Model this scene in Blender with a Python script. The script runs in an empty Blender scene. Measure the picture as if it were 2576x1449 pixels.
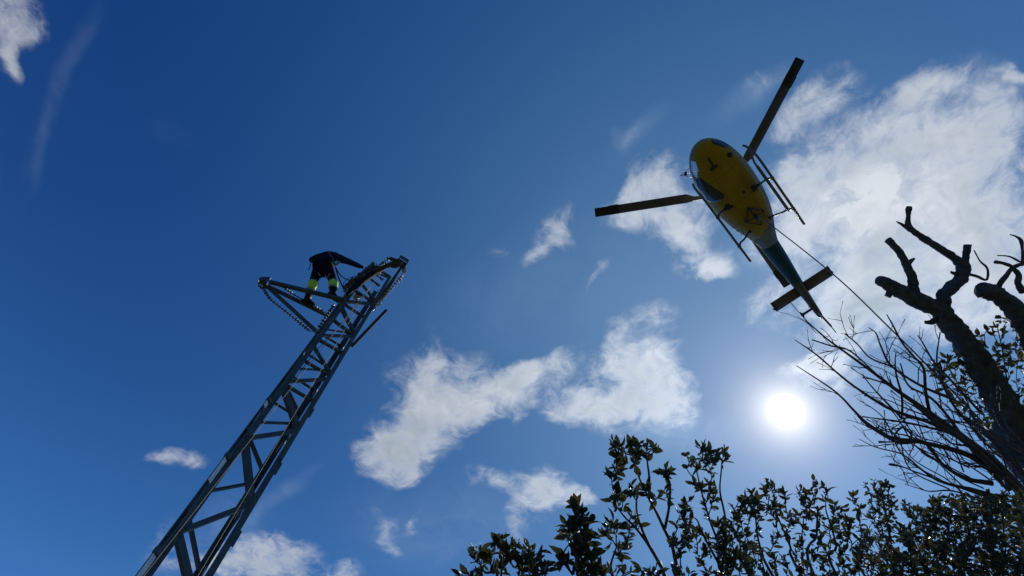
import bpy, math, random
import numpy as np
from mathutils import Vector, Matrix, noise
R = math.radians
random.seed(7)
SC = bpy.context.scene
COL = SC.collection

# ------------------------------------------------------------------ camera
CAM = Vector((0.0, 0.0, 1.65))
CR = Vector((0.9979405, -0.05823949, 0.026887))
CU = Vector((-0.06414631, -0.9060466, 0.41828796))
CF = Vector((0.0, 0.4191512, 0.90791645))
PW, PH, PF = 2575.0, 1449.0, 1299.7          # the photograph's frame used for all measuring
cd = bpy.data.cameras.new('camera'); cd.sensor_width = 36; cd.lens = 36 * PF / PW
cd.clip_start = 0.05; cd.clip_end = 20000
camo = bpy.data.objects.new('camera', cd); COL.objects.link(camo)
camo.matrix_world = Matrix(((CR.x, CU.x, -CF.x, CAM.x), (CR.y, CU.y, -CF.y, CAM.y), (CR.z, CU.z, -CF.z, CAM.z), (0, 0, 0, 1)))
SC.camera = camo

def ray(x, y):
    return CF + CR * ((x - PW / 2) / PF) + CU * ((PH / 2 - y) / PF)
def at(x, y, d):                      # point at depth d in front of the camera
    return CAM + ray(x, y) * d
def ath(x, y, D):                     # point at horizontal distance D
    v = ray(x, y); return CAM + v * (D / math.hypot(v.x, v.y))
def atz(x, y, z):                     # point at height z above the eye
    v = ray(x, y); return CAM + v * (z / v.z)
def crop(ox, oy, s):
    return lambda x, y: ((ox + x * s) / 1.42602, (oy + y * s) / 1.42602)
C1 = crop(900, 860, .27599); E1 = crop(450, 1750, .21807); E2 = crop(750, 1500, .21807)
E3 = crop(950, 1250, .21807); E4 = crop(1150, 1000, .21807); E5 = crop(1250, 880, .15596)
Q1 = crop(1600, 1500, .42702); Q2 = crop(2600, 1500, .41615); Q3 = crop(2800, 700, .62108)

# ------------------------------------------------------------------ sun, sky, exposure
SUN_EL, SUN_AZ = R(45.33), R(41.93)
SUN = Vector((math.cos(SUN_EL) * math.sin(SUN_AZ), math.cos(SUN_EL) * math.cos(SUN_AZ), math.sin(SUN_EL)))
SC.view_settings.view_transform = 'Standard'; SC.view_settings.look = 'None'
SC.view_settings.gamma = 1; SC.view_settings.exposure = 0; SC.view_settings.use_curve_mapping = False
sl = bpy.data.lights.new('sun', 'SUN'); sl.energy = 4.0; sl.angle = R(.53); sl.color = (1, .95, .88)
so = bpy.data.objects.new('sun', sl); COL.objects.link(so)
so.rotation_euler = (-SUN).to_track_quat('-Z', 'Y').to_euler(); so.location = (30, 30, 60)

W = bpy.data.worlds.new("World"); SC.world = W; W.use_nodes = True
nt = W.node_tree; N = nt.nodes; N.clear(); Lk = nt.links.new
def nd(t, **kw):
    n = N.new(t)
    for k, v in kw.items(): setattr(n, k, v)
    return n
def sset(sock, v):
    if hasattr(v, 'is_linked') or hasattr(v, 'links'): Lk(v, sock)
    else: sock.default_value = v
def M(op, a, b=0.0, c=None, clamp=False):
    n = nd('ShaderNodeMath', operation=op, use_clamp=clamp)
    sset(n.inputs[0], a); sset(n.inputs[1], b)
    if c is not None: sset(n.inputs[2], c)
    return n.outputs[0]
def sstep(v, lo, hi):
    n = nd('ShaderNodeMapRange', interpolation_type='SMOOTHSTEP')
    Lk(v, n.inputs[0]); n.inputs[1].default_value = lo; n.inputs[2].default_value = hi
    return n.outputs[0]
def mixc(f, a, b, blend='MIX'):
    n = nd('ShaderNodeMix', data_type='RGBA', blend_type=blend)
    sset(n.inputs[0], f); sset(n.inputs[6], a); sset(n.inputs[7], b)
    return n.outputs[2]
tc = nd('ShaderNodeTexCoord'); DIR = tc.outputs['Generated']
sky = nd('ShaderNodeTexSky', sky_type='NISHITA', sun_disc=False, sun_elevation=SUN_EL, sun_rotation=SUN_AZ,
         altitude=400, air_density=1.0, dust_density=.3, ozone_density=3.0)
SKY_STRENGTH = 0.1
# angle from the sun -> circumsolar glow
dot = nd('ShaderNodeVectorMath', operation='DOT_PRODUCT'); Lk(DIR, dot.inputs[0]); dot.inputs[1].default_value = SUN
ang = M('ARCCOSINE', M('MINIMUM', dot.outputs['Value'], 1.0))
# grade the physical sky to the camera's deep blue: scale, then one power and gain per channel
sk0 = nd('ShaderNodeVectorMath', operation='SCALE'); Lk(sky.outputs[0], sk0.inputs[0]); sk0.inputs['Scale'].default_value = SKY_STRENGTH
sks = nd('ShaderNodeSeparateXYZ'); Lk(sk0.outputs[0], sks.inputs[0])
# cloud layer: coordinates on a level plane at cloud height
sep = nd('ShaderNodeSeparateXYZ'); Lk(DIR, sep.inputs[0])
iz = M('DIVIDE', 1.0, M('MAXIMUM', sep.outputs[2], .04))
cmb = nd('ShaderNodeCombineXYZ'); Lk(M('MULTIPLY', sep.outputs[0], iz), cmb.inputs[0]); Lk(M('MULTIPLY', sep.outputs[1], iz), cmb.inputs[1])
PL = cmb.outputs[0]
def plane(x, y):
    v = ray(x, y); return np.array([v.x / v.z, v.y / v.z])
wn = nd('ShaderNodeTexNoise'); wn.inputs['Scale'].default_value = 7; wn.inputs['Detail'].default_value = 5; Lk(PL, wn.inputs['Vector'])
wv = nd('ShaderNodeVectorMath', operation='MULTIPLY_ADD'); Lk(wn.outputs['Color'], wv.inputs[0])
wv.inputs[1].default_value = (.16, .16, 0); 
off = nd('ShaderNodeVectorMath', operation='SUBTRACT'); Lk(PL, off.inputs[0]); off.inputs[1].default_value = (.08, .08, 0)
Lk(off.outputs[0], wv.inputs[2])
WP = wv.outputs[0]
CLOUDS = [  # x, y, half length, half width, tilt (clockwise), weight
 (1005,1090,115,70,-48,.85),(1060,985,85,85,-30,.8),(1160,1000,140,88,-10,.9),(1275,985,115,55,-20,.8),(1395,920,70,36,-25,.85),(985,1150,70,60,0,.6),(1100,1075,120,60,-25,.55),(1070,905,26,60,8,.5),(1030,1170,40,55,0,.4),(1320,950,60,40,-15,.5),
 (1605,880,68,95,18,1.0),(1585,990,140,85,-5,1.0),(1690,950,80,42,12,.8),(1440,1012,95,30,10,.75),(1630,1040,90,55,0,.6),(1500,1030,90,45,15,.6),
 (1375,1232,95,40,15,.9),(1330,1285,40,66,30,.55),(1365,1200,44,34,0,.6),(1250,1208,55,28,20,.5),(1435,1240,38,26,30,.45),
 (1392,580,40,60,28,.75),(1360,645,55,26,-35,.6),(1400,600,40,30,30,.4),(1512,705,34,13,-48,.42),
 (1605,450,60,80,20,.75),(1635,560,115,50,10,.75),(1740,590,80,110,-35,.75),(1790,670,70,42,0,.6),(1700,460,75,55,0,.55),(1600,520,80,60,0,.5),
 (2230,420,290,160,-28,1.0),(2320,620,330,220,0,1.0),(2130,600,200,180,0,.8),(2470,660,200,170,0,.7),(2060,255,130,38,-35,.7),(2290,240,95,65,-30,.8),(2470,330,110,70,-25,.6),(2540,390,70,60,0,.5),(2100,800,150,80,0,.6),(1935,735,75,30,-48,.6),(2250,500,200,160,0,.5),(1905,225,70,26,-30,.24),(2390,200,60,20,-25,.4),(2250,760,160,90,0,.6),
 (2010,935,60,36,-20,.9),(2080,910,60,30,-20,.7),(2120,960,50,40,60,.45),
 (15,45,85,90,0,.9),(70,95,50,40,0,.55),(20,140,45,35,0,.45),
 (660,1415,120,62,0,1.0),(570,1430,70,40,0,.7),(740,1430,60,35,20,.7),(850,1445,60,30,0,.9),(460,1148,60,26,12,.34),(415,1140,40,18,-20,.32),(490,1155,35,30,30,.3),(430,1390,90,50,-20,.36),
 (1045,1308,34,14,-40,.36),(975,1355,34,30,-30,.34),(955,1310,46,24,20,.28),(1255,625,40,24,-30,.26),(2560,200,50,18,0,.5),(1565,330,60,22,-50,.12)]
acc = None
for (x, y, a, b, t, wgt) in CLOUDS:
    c = plane(x, y); e = 2.0; ct, st = math.cos(R(t)), math.sin(R(t))
    ja = (plane(x + e * ct, y + e * st) - c) / e * a; jb = (plane(x - e * st, y + e * ct) - c) / e * b
    U, S, Vt = np.linalg.svd(np.stack([ja, jb], 1))
    if np.linalg.det(U) < 0: U[:, 1] *= -1
    mp = nd('ShaderNodeMapping', vector_type='TEXTURE')
    mp.inputs['Location'].default_value = (c[0], c[1], 0)
    mp.inputs['Rotation'].default_value = (0, 0, math.atan2(U[1, 0], U[0, 0]))
    mp.inputs['Scale'].default_value = (S[0] * 1.38, S[1] * 1.38, 1)
    Lk(WP, mp.inputs['Vector'])
    g = nd('ShaderNodeTexGradient', gradient_type='QUADRATIC_SPHERE' if False else 'SPHERICAL'); Lk(mp.outputs[0], g.inputs[0])
    acc = M('MULTIPLY', g.outputs['Fac'], wgt) if acc is None else M('MULTIPLY_ADD', g.outputs['Fac'], wgt, acc)
FIELD = acc
def fbm(vec, scale, detail, rough, dist=0.0):
    n = nd('ShaderNodeTexNoise'); n.inputs['Scale'].default_value = scale; n.inputs['Detail'].default_value = detail
    n.inputs['Roughness'].default_value = rough; n.inputs['Distortion'].default_value = dist; Lk(vec, n.inputs['Vector'])
    return n.outputs['Fac']
SOFT = [  # smooth thin veils: contrail and cirrus wisps (x, y, half length, half width, tilt, weight)
 (150,215,340,36,112,.045),(190,140,200,30,116,.02),(95,380,200,24,103,.03),(430,335,90,45,20,.010),(1600,330,130,40,-45,.10),(1880,250,160,50,-35,.16),(1240,760,260,160,-30,.03),(1700,1085,220,80,5,.22),(1900,830,200,120,-30,.03),(1930,640,180,140,0,.07),(1430,720,380,240,-30,.035),(1100,1330,330,160,0,.10),(560,1330,200,120,-25,.12),(700,1250,160,30,-38,.14)]
sacc = None
def ell(x, y, a, b, t, vec, k=1.0):
    c = plane(x, y); e = 2.0; ct, st = math.cos(R(t)), math.sin(R(t))
    ja = (plane(x + e * ct, y + e * st) - c) / e * a; jb = (plane(x - e * st, y + e * ct) - c) / e * b
    U, S, Vt = np.linalg.svd(np.stack([ja, jb], 1))
    if np.linalg.det(U) < 0: U[:, 1] *= -1
    mp = nd('ShaderNodeMapping', vector_type='TEXTURE'); mp.inputs['Location'].default_value = (c[0], c[1], 0)
    mp.inputs['Rotation'].default_value = (0, 0, math.atan2(U[1, 0], U[0, 0])); mp.inputs['Scale'].default_value = (S[0] * k, S[1] * k, 1)
    Lk(vec, mp.inputs['Vector']); g = nd('ShaderNodeTexGradient', gradient_type='SPHERICAL'); Lk(mp.outputs[0], g.inputs[0]); return g.outputs['Fac']
swp = nd('ShaderNodeVectorMath', operation='MULTIPLY_ADD'); Lk(wn.outputs['Color'], swp.inputs[0]); swp.inputs[1].default_value = (.05, .05, 0)
sof = nd('ShaderNodeVectorMath', operation='SUBTRACT'); Lk(PL, sof.inputs[0]); sof.inputs[1].default_value = (.025, .025, 0); Lk(sof.outputs[0], swp.inputs[2])
for (x, y, a, b, t, wgt) in SOFT:
    g = sstep(ell(x, y, a, b, t, swp.outputs[0]), 0, .9)
    sacc = M('MULTIPLY', g, wgt) if sacc is None else M('MULTIPLY_ADD', g, wgt, sacc)
nA = fbm(WP, 6.5, 10, .60, .6)
nB = fbm(PL, 17, 9, .66, .8)
nC = fbm(PL, 3.0, 4, .55, .3)
nn_ = M('ADD', M('MULTIPLY', M('SUBTRACT', nA, .5), 2.7), M('MULTIPLY', M('SUBTRACT', nB, .5), 2.0))
val = M('ADD', M('MULTIPLY', FIELD, 1.32), M('MULTIPLY', nn_, M('MINIMUM', M('MULTIPLY', FIELD, 3.0), 1.0)))
dens = M('MAXIMUM', M('SUBTRACT', val, .04), 0.0)
alpha = M('MULTIPLY', M('SUBTRACT', 1.0, M('POWER', 2.718281828, M('MULTIPLY', M('POWER', dens, 1.55), -1.0))), .95)
veil = M('MULTIPLY', sacc, M('ADD', M('MULTIPLY', sstep(nA, .36, .62), .8), M('MULTIPLY_ADD', nB, .8, .1)))
inner = M('MULTIPLY_ADD', sstep(M('ADD', M('MULTIPLY', nA, .55), M('MULTIPLY', nB, .45)), .36, .60), .34, .66)   # thin places inside a cloud let the blue through
alpha = M('MULTIPLY', alpha, M('MAXIMUM', inner, sstep(dens, 1.5, 2.4)))
vcol = nd('ShaderNodeVectorMath', operation='SCALE'); vcol.inputs[0].default_value = (.52, .70, .95)
thick = sstep(dens, .9, 2.1)
core = M('MULTIPLY', M('MULTIPLY', thick, sstep(M('ADD', M('MULTIPLY', nC, .65), M('MULTIPLY', nA, .35)), .40, .62)), .9)
cnear = M('POWER', 2.718, M('MULTIPLY', ang, -3.2))
bright = M('MULTIPLY_ADD', cnear, .70, .64)
ccol = mixc(core, (.88, .93, 1.0, 1), (.42, .51, .58, 1))
cm = nd('ShaderNodeVectorMath', operation='SCALE'); Lk(ccol, cm.inputs[0]); Lk(bright, cm.inputs['Scale'])
# circumsolar aureole (red and green only: the blue is in the sky already) and the blinding disc
def ex(k): return M('POWER', 2.718281828, M('MULTIPLY', ang, -k))
e2, e3 = ex(24.0), ex(36.0)
chan = []
h3 = M('POWER', M('MINIMUM', M('SUBTRACT', 1.0, M('MAXIMUM', sep.outputs[2], 0.0)), .62), 3.0)     # paler air low down
for k, (ga, k1, b1, b2, b3, b4) in enumerate(((.002, 3.0, .285, .60, 1.12, .21), (.055, 2.0, .385, .33, 1.25, .64), (.32, 1.5, .39, .18, 1.15, 1.254))):
    v = M('MULTIPLY', M('POWER', sks.outputs[k], .6), ga); v = M('MULTIPLY_ADD', h3, b4, v)
    v = M('MULTIPLY_ADD', ex(k1), b1, v); v = M('MULTIPLY_ADD', e2, b2, v); v = M('MULTIPLY_ADD', e3, b3, v); chan.append(v)
sk2 = nd('ShaderNodeCombineXYZ'); [Lk(chan[i], sk2.inputs[i]) for i in range(3)]
Lk(bright, vcol.inputs['Scale'])
mx = mixc(alpha, mixc(M('MINIMUM', veil, .5), sk2.outputs[0], vcol.outputs[0]), cm.outputs[0])
disc = M('MULTIPLY', M('SUBTRACT', 1.0, sstep(ang, .012, .031)), 6.0)
fin = nd('ShaderNodeVectorMath', operation='ADD'); Lk(mx, fin.inputs[0])
dd = nd('ShaderNodeCombineXYZ'); [Lk(disc, dd.inputs[i]) for i in range(3)]
Lk(dd.outputs[0], fin.inputs[1])
bg = nd('ShaderNodeBackground'); bg.inputs['Strength'].default_value = 1.0
Lk(fin.outputs[0], bg.inputs['Color'])
wo = nd('ShaderNodeOutputWorld'); Lk(bg.outputs[0], wo.inputs[0])

# ------------------------------------------------------------------ materials
def mat(name, col, rough=.6, metal=0.0, spec=.5, var=.0, vscale=8.0, col2=None, bump=0.0, bscale=30.0, trans=0.0, transcol=None, coat=0.0):
    m = bpy.data.materials.new(name); m.use_nodes = True
    t = m.node_tree; b = t.nodes['Principled BSDF']; out = t.nodes['Material Output']
    b.inputs['Base Color'].default_value = (*col, 1); b.inputs['Roughness'].default_value = rough
    b.inputs['Metallic'].default_value = metal; b.inputs['Specular IOR Level'].default_value = spec
    b.inputs['Coat Weight'].default_value = coat
    if var > 0 or col2 or bump:
        c = t.nodes.new('ShaderNodeTexCoord')
        n = t.nodes.new('ShaderNodeTexNoise'); n.inputs['Scale'].default_value = vscale; n.inputs['Detail'].default_value = 6; n.inputs['Roughness'].default_value = .65
        t.links.new(c.outputs['Object'], n.inputs['Vector'])
        if var > 0 or col2:
            r = t.nodes.new('ShaderNodeValToRGB')
            r.color_ramp.elements[0].position = .33; r.color_ramp.elements[1].position = .68
            lo = col2 if col2 else tuple(v * (1 - var) for v in col); hi = col if col2 else tuple(min(1, v * (1 + var)) for v in col)
            r.color_ramp.elements[0].color = (*lo, 1); r.color_ramp.elements[1].color = (*hi, 1)
            t.links.new(n.outputs['Fac'], r.inputs[0]); t.links.new(r.outputs[0], b.inputs['Base Color'])
        if bump:
            n2 = t.nodes.new('ShaderNodeTexNoise'); n2.inputs['Scale'].default_value = bscale; n2.inputs['Detail'].default_value = 8
            t.links.new(c.outputs['Object'], n2.inputs['Vector'])
            bp = t.nodes.new('ShaderNodeBump'); bp.inputs['Strength'].default_value = bump; bp.inputs['Distance'].default_value = .02
            t.links.new(n2.outputs['Fac'], bp.inputs['Height']); t.links.new(bp.outputs[0], b.inputs['Normal'])
    if trans:
        tr = t.nodes.new('ShaderNodeBsdfTranslucent'); tr.inputs[0].default_value = (*(transcol or col), 1)
        mxs = t.nodes.new('ShaderNodeMixShader'); mxs.inputs[0].default_value = trans
        t.links.new(b.outputs[0], mxs.inputs[1]); t.links.new(tr.outputs[0], mxs.inputs[2]); t.links.new(mxs.outputs[0], out.inputs[0])
    return m
MT = {}
MT['steel'] = mat('galvanised_steel', (.095, .110, .098), .55, .1, spec=.3, col2=(.045, .052, .05), vscale=4)
MT['steel_sunlit'] = mat('sunlit_steel_plate', (.78, .77, .70), .6, .1, var=.15, vscale=20)
MT['rusty'] = mat('dark_rusty_steel', (.055, .048, .043), .7, 0, spec=.2, col2=(.08, .05, .035), vscale=9)
MT['hole'] = mat('dark_fitting', (.02, .022, .025), .5)
MT['zinc'] = mat('bright_zinc_fitting', (.6, .6, .6), .25, .9)
MT['silicone'] = mat('grey_silicone', (.085, .09, .085), .5, 0, spec=.25, var=.4, vscale=40)
MT['porcelain'] = mat('pale_glazed_disc', (.34, .35, .33), .3, 0, spec=.5)
MT['strap'] = mat('black_webbing', (.012, .013, .016), .8, spec=.12)
MT['rope_tan'] = mat('tan_rope', (.36, .27, .17), .8)
MT['rope_blue'] = mat('dark_blue_rope', (.02, .035, .07), .8)
MT['rope_sling'] = mat('purple_brown_rope', (.10, .055, .075), .8)
MT['cloth'] = mat('dark_navy_workwear', (.010, .012, .022), .9, spec=.12, var=.4, vscale=10)
MT['cloth_blue'] = mat('blue_sleeve', (.012, .03, .065), .9, spec=.12)
MT['hivis'] = mat('hivis_yellow', (.55, .92, .04), .7, var=.12, vscale=30)
MT['reflect'] = mat('grey_reflective_tape', (.32, .34, .33), .4)
MT['skin'] = mat('skin', (.35, .2, .14), .5)
MT['boot'] = mat('black_boot', (.012, .011, .011), .5, spec=.12)
MT['helmet'] = mat('dark_helmet', (.02, .022, .03), .35)
MT['yellow'] = mat('yellow_paint', (.46, .275, .004), .38, 0, spec=.25, col2=(.32, .195, .008), vscale=1.3, coat=.1)
MT['white'] = mat('white_paint', (.78, .78, .74), .35, coat=.3)
MT['green'] = mat('dark_green_paint', (.012, .065, .085), .45, spec=.2, var=.2, vscale=2)
MT['brown'] = mat('dull_brown_paint', (.10, .068, .045), .45, var=.2, vscale=3)
MT['blade'] = mat('blade_grey_brown', (.085, .07, .055), .5, var=.2, vscale=4)
MT['bladetip'] = mat('blade_black', (.012, .012, .012), .5)
MT['black'] = mat('black_metal', (.015, .016, .018), .45)
MT['gear'] = mat('grey_skid_paint', (.12, .12, .10), .45, var=.2, vscale=6)
MT['glass'] = mat('dark_cabin_window', (.012, .02, .032), .06, 0, spec=.8)
MT['beige'] = mat('flare_veiled_beige', (.24, .23, .19), .55, 0, spec=.15, col2=(.17, .165, .14), vscale=2.5)  # lens-flare veil painted into the rear hull colour
def clear_glass():
    m = bpy.data.materials.new('clear_perspex'); m.use_nodes = True; t = m.node_tree; out = t.nodes['Material Output']
    a = t.nodes.new('ShaderNodeBsdfTransparent'); a.inputs[0].default_value = (.86, .90, .92, 1)
    g_ = t.nodes.new('ShaderNodeBsdfGlossy'); g_.inputs['Roughness'].default_value = .03
    mx_ = t.nodes.new('ShaderNodeMixShader'); mx_.inputs[0].default_value = .12
    t.links.new(a.outputs[0], mx_.inputs[1]); t.links.new(g_.outputs[0], mx_.inputs[2]); t.links.new(mx_.outputs[0], out.inputs[0]); return m
MT['clear'] = clear_glass()
MT['mirror'] = mat('chrome', (.8, .8, .8), .08, 1)
MT['bark'] = mat('dark_bark', (.072, .077, .080), .9, var=.5, vscale=14, bump=.9, bscale=45)
MT['twig'] = mat('thin_twig_bark', (.075, .062, .058), .8, var=.35, vscale=25, bump=.4, bscale=80)
MT['stem'] = mat('shrub_stem', (.06, .05, .04), .8, var=.3, vscale=30)
MT['leaf'] = mat('evergreen_leaf', (.044, .050, .025), .5, 0, spec=.28, var=.5, vscale=9, trans=.15, transcol=(.12, .12, .03))
MT['ground'] = mat('dry_grass_ground', (.062, .062, .036), .95, col2=(.032, .042, .020), vscale=.25, bump=.6, bscale=3)

# ------------------------------------------------------------------ mesh builder
class MB:
    def __init__(s): s.v = []; s.f = []; s.m = []; s.mi = 0
    def add(s, vs, fs):
        o = len(s.v); s.v += [tuple(p) for p in vs]; s.f += [tuple(i + o for i in q) for q in fs]; s.m += [s.mi] * len(fs)
    def box(s, c, ax, ay, az):          # centre and three half-extent vectors
        c, ax, ay, az = map(Vector, (c, ax, ay, az))
        vs = [c + ax * i + ay * j + az * k for i in (-1, 1) for j in (-1, 1) for k in (-1, 1)]
        fs = [(0, 1, 3, 2), (4, 6, 7, 5), (0, 4, 5, 1), (2, 3, 7, 6), (0, 2, 6, 4), (1, 5, 7, 3)]
        if ax.cross(ay).dot(az) < 0: fs = [q[::-1] for q in fs]
        s.add(vs, fs)
    def bar(s, p, q, u, w, h):          # rectangular bar p->q, width w along u, thickness h
        p, q = Vector(p), Vector(q); d = (q - p); u = (Vector(u) - d.normalized() * Vector(u).dot(d.normalized())).normalized()
        n = d.normalized().cross(u); s.box((p + q) / 2, d / 2, u * w / 2, n * h / 2)
    def angle(s, p, q, u, v, w, t):     # L section: outer edge on p-q, flanges along u and v
        p, q = Vector(p), Vector(q); d = (q - p).normalized()
        u = (Vector(u) - d * Vector(u).dot(d)).normalized(); v = (Vector(v) - d * Vector(v).dot(d)); v = (v - u * v.dot(u)).normalized()
        prof = [(0, 0), (w, 0), (w, t), (t, t), (t, w), (0, w)]
        vs = [e + u * a + v * b for e in (p, q) for a, b in prof]
        flip = d.dot(u.cross(v)) > 0
        fs = [(i, (i + 1) % 6, (i + 1) % 6 + 6, i + 6) for i in range(6)] + [(3, 2, 1, 0), (5, 4, 3, 0), (6, 7, 8, 9), (6, 9, 10, 11)]
        if not flip: fs = [f[::-1] for f in fs]
        s.add(vs, fs)
    def tube(s, pts, rad, n=8, cap=True, wob=0.0, wsc=6.0):
        pts = [Vector(p) for p in pts]
        if not isinstance(rad, (list, tuple)): rad = [rad] * len(pts)
        ref = Vector((0, 0, 1)); vs = []; prev = None
        for i, p in enumerate(pts):
            d = (pts[min(i + 1, len(pts) - 1)] - pts[max(i - 1, 0)]).normalized()
            if prev is None:
                a = d.cross(ref)
                if a.length < .1: a = d.cross(Vector((1, 0, 0)))
                a.normalize()
            else:
                a = (prev - d * prev.dot(d)).normalized()
            prev = a; b = d.cross(a)
            for k in range(n):
                t = 2 * math.pi * k / n; o = a * math.cos(t) + b * math.sin(t); r = rad[i]
                if wob: r *= 1 + wob * noise.noise((p + o * r) * wsc) + wob * .6 * noise.noise((p + o * r) * wsc * 2.7)
                vs.append(p + o * r)
        fs = [(i * n + k, i * n + (k + 1) % n, (i + 1) * n + (k + 1) % n, (i + 1) * n + k) for i in range(len(pts) - 1) for k in range(n)]
        if cap: fs += [tuple(range(n))[::-1], tuple((len(pts) - 1) * n + k for k in range(n))]
        s.add(vs, fs)
    def lathe(s, p, axis, prof, n=10):  # prof: (along, radius)
        p = Vector(p); d = Vector(axis).normalized(); a = d.orthogonal().normalized(); b = d.cross(a); vs = []
        for z, r in prof:
            for k in range(n):
                t = 2 * math.pi * k / n; vs.append(p + d * z + (a * math.cos(t) + b * math.sin(t)) * r)
        m = len(prof)
        fs = [(i * n + k, i * n + (k + 1) % n, (i + 1) * n + (k + 1) % n, (i + 1) * n + k) for i in range(m - 1) for k in range(n)]
        fs += [tuple(range(n))[::-1], tuple((m - 1) * n + k for k in range(n))]
        s.add(vs, fs)
    def torus(s, c, nrm, r, t, n=14, k=6):
        c = Vector(c); d = Vector(nrm).normalized(); a = d.orthogonal().normalized(); b = d.cross(a)
        vs = []
        for i in range(n):
            o = a * math.cos(2 * math.pi * i / n) + b * math.sin(2 * math.pi * i / n)
            for j in range(k):
                q = 2 * math.pi * j / k; vs.append(c + o * (r + t * math.cos(q)) + d * t * math.sin(q))
        fs = [(i * k + j, ((i + 1) % n) * k + j, ((i + 1) % n) * k + (j + 1) % k, i * k + (j + 1) % k) for i in range(n) for j in range(k)]
        s.add(vs, fs)
    def prism(s, poly, ext):            # polygon (3D points) extruded by ext
        poly = [Vector(p) for p in poly]; ext = Vector(ext); n = len(poly)
        vs = poly + [p + ext for p in poly]
        fs = [tuple(range(n))[::-1], tuple(range(n, 2 * n))] + [(i, (i + 1) % n, n + (i + 1) % n, n + i) for i in range(n)]
        s.add(vs, fs)
    def build(s, name, mats, parent=None, smooth=True):
        me = bpy.data.meshes.new(name); me.from_pydata(s.v, [], s.f)
        if not isinstance(mats, (list, tuple)): mats = [mats]
        for k in mats: me.materials.append(MT[k] if isinstance(k, str) else k)
        if len(mats) > 1: me.polygons.foreach_set('material_index', s.m)
        me.polygons.foreach_set('use_smooth', [smooth] * len(me.polygons)); me.update()
        o = bpy.data.objects.new(name, me); COL.objects.link(o)
        if parent is not None:
            o.parent = parent; o.matrix_parent_inverse = PINV.get(parent.name, Matrix.Identity(4))
        return o
PINV = {}
def tag(o, label=None, cat=None, group=None, kind=None):
    if label: o['label'] = label
    if cat: o['category'] = cat
    if group: o['group'] = group
    if kind: o['kind'] = kind
    return o
def thing(name, label, cat, loc, group=None, world_parts=True):
    o = bpy.data.objects.new(name, None); COL.objects.link(o); o.location = loc; o.empty_display_size = .3
    if world_parts: PINV[o.name] = Matrix.Translation(Vector(loc)).inverted()   # parts modelled in world coordinates
    return tag(o, label, cat, group)
def crs(pts, n=6):                       # Catmull-Rom through points; works on tuples of any length
    P_ = [np.array(p, float) for p in pts]; P_ = [2 * P_[0] - P_[1]] + P_ + [2 * P_[-1] - P_[-2]]
    out = []
    for i in range(1, len(P_) - 2):
        for k in range(n):
            t = k / n; a, b, c, d = P_[i - 1:i + 3]
            out.append(.5 * (2 * b + (c - a) * t + (2 * a - 5 * b + 4 * c - d) * t * t + (3 * b - a - 3 * c + d) * t ** 3))
    out.append(P_[-2]); return out
def mid(a, b, t): return Vector(a) * (1 - t) + Vector(b) * t

# ------------------------------------------------------------------ ground
g = MB(); n = 60; xs = [(-1) ** (i < n / 2) * (abs(i - n / 2) / (n / 2)) ** 3 * 4000 for i in range(n + 1)]
vs = []
for i in range(n + 1):
    for j in range(n + 1):
        x, y = xs[i], xs[j]; d = math.hypot(x, y)
        vs.append((x, y, .18 * noise.noise(Vector((x * .15, y * .15, 0))) * min(1, d / 8) + (3 * noise.noise(Vector((x * .01, y * .01, 3))) if d > 60 else 0)))
g.add(vs, [(i * (n + 1) + j, (i + 1) * (n + 1) + j, (i + 1) * (n + 1) + j + 1, i * (n + 1) + j + 1) for i in range(n) for j in range(n)])
tag(g.build('ground', 'ground'), kind='structure')

# ------------------------------------------------------------------ lattice tower
AX = Vector((-3.255, 5.076, 0)); WV = Vector((.7526, .6585, 0)); DV = Vector((-.6585, .7526, 0)); HA = .285
EYE = 1.65; ZUP = Vector((0, 0, 1))
CORN = {'nl': AX - WV * HA - DV * HA, 'nr': AX + WV * HA - DV * HA, 'fl': AX - WV * HA + DV * HA, 'fr': AX + WV * HA + DV * HA}
INW = {'nl': (WV, DV), 'nr': (-WV, DV), 'fl': (WV, -DV), 'fr': (-WV, -DV)}
TOPZ = 11.12 + EYE
tower = thing('lattice_tower', 'narrow grey steel lattice tower with crossarms that the worker stands on', 'tower', (AX.x, AX.y, 0))
for k, c in CORN.items():
    b = MB(); u, v = INW[k]; w = .075 if k[0] == 'n' else .085
    b.angle(c, c + ZUP * TOPZ, u, v, w, .009)
    # bolt heads and slots up the leg
    for i in range(46):
        z = 3.2 + i * .21 + random.uniform(-.03, .03)
        if z < TOPZ - .1 and random.random() < .75: b.lathe(c + u * .04 + ZUP * z, v * -1, [(0, .011), (.009, .011)], 6)
    b.build('leg', 'steel', tower, False)
def lz(k, p):
    v = ray(*p); return math.hypot(CORN[k].x, CORN[k].y) * v.z / math.hypot(v.x, v.y) + EYE
def brace(k1, p1, k2, p2, w=.045, dbl=False, inset=.012, holes=0):
    f = k1[0]; sgn = -1 if f == 'n' else 1
    a = CORN[k1] + ZUP * lz(k1, p1); b = CORN[k2] + ZUP * lz(k2, p2)
    a = a + INW[k1][0] * .035; b = b + INW[k2][0] * .035
    o = DV * (.011 if f == 'n' else -.011)
    m = MB(); d = (b - a).normalized(); side = d.cross(DV).normalized()
    if side.z < 0: side = -side
    m.angle(a + o - side * w / 2, b + o - side * w / 2, side, DV if f == 'n' else -DV, w, .006)
    for e, s_ in ((a, 1), (b, -1)):
        for q in (.02, .06): m.lathe(e + d * s_ * q - DV * (0 if f == 'n' else .0), DV * -1, [(-.02, .009), (.012, .009)], 6)
    if holes:
        for i in range(holes): m.lathe(mid(a, b, (i + 1) / (holes + 1)) + o, DV * -1, [(-.004, .010), (.004, .010)], 6)
    m.build('brace', 'steel', tower, False)
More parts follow.
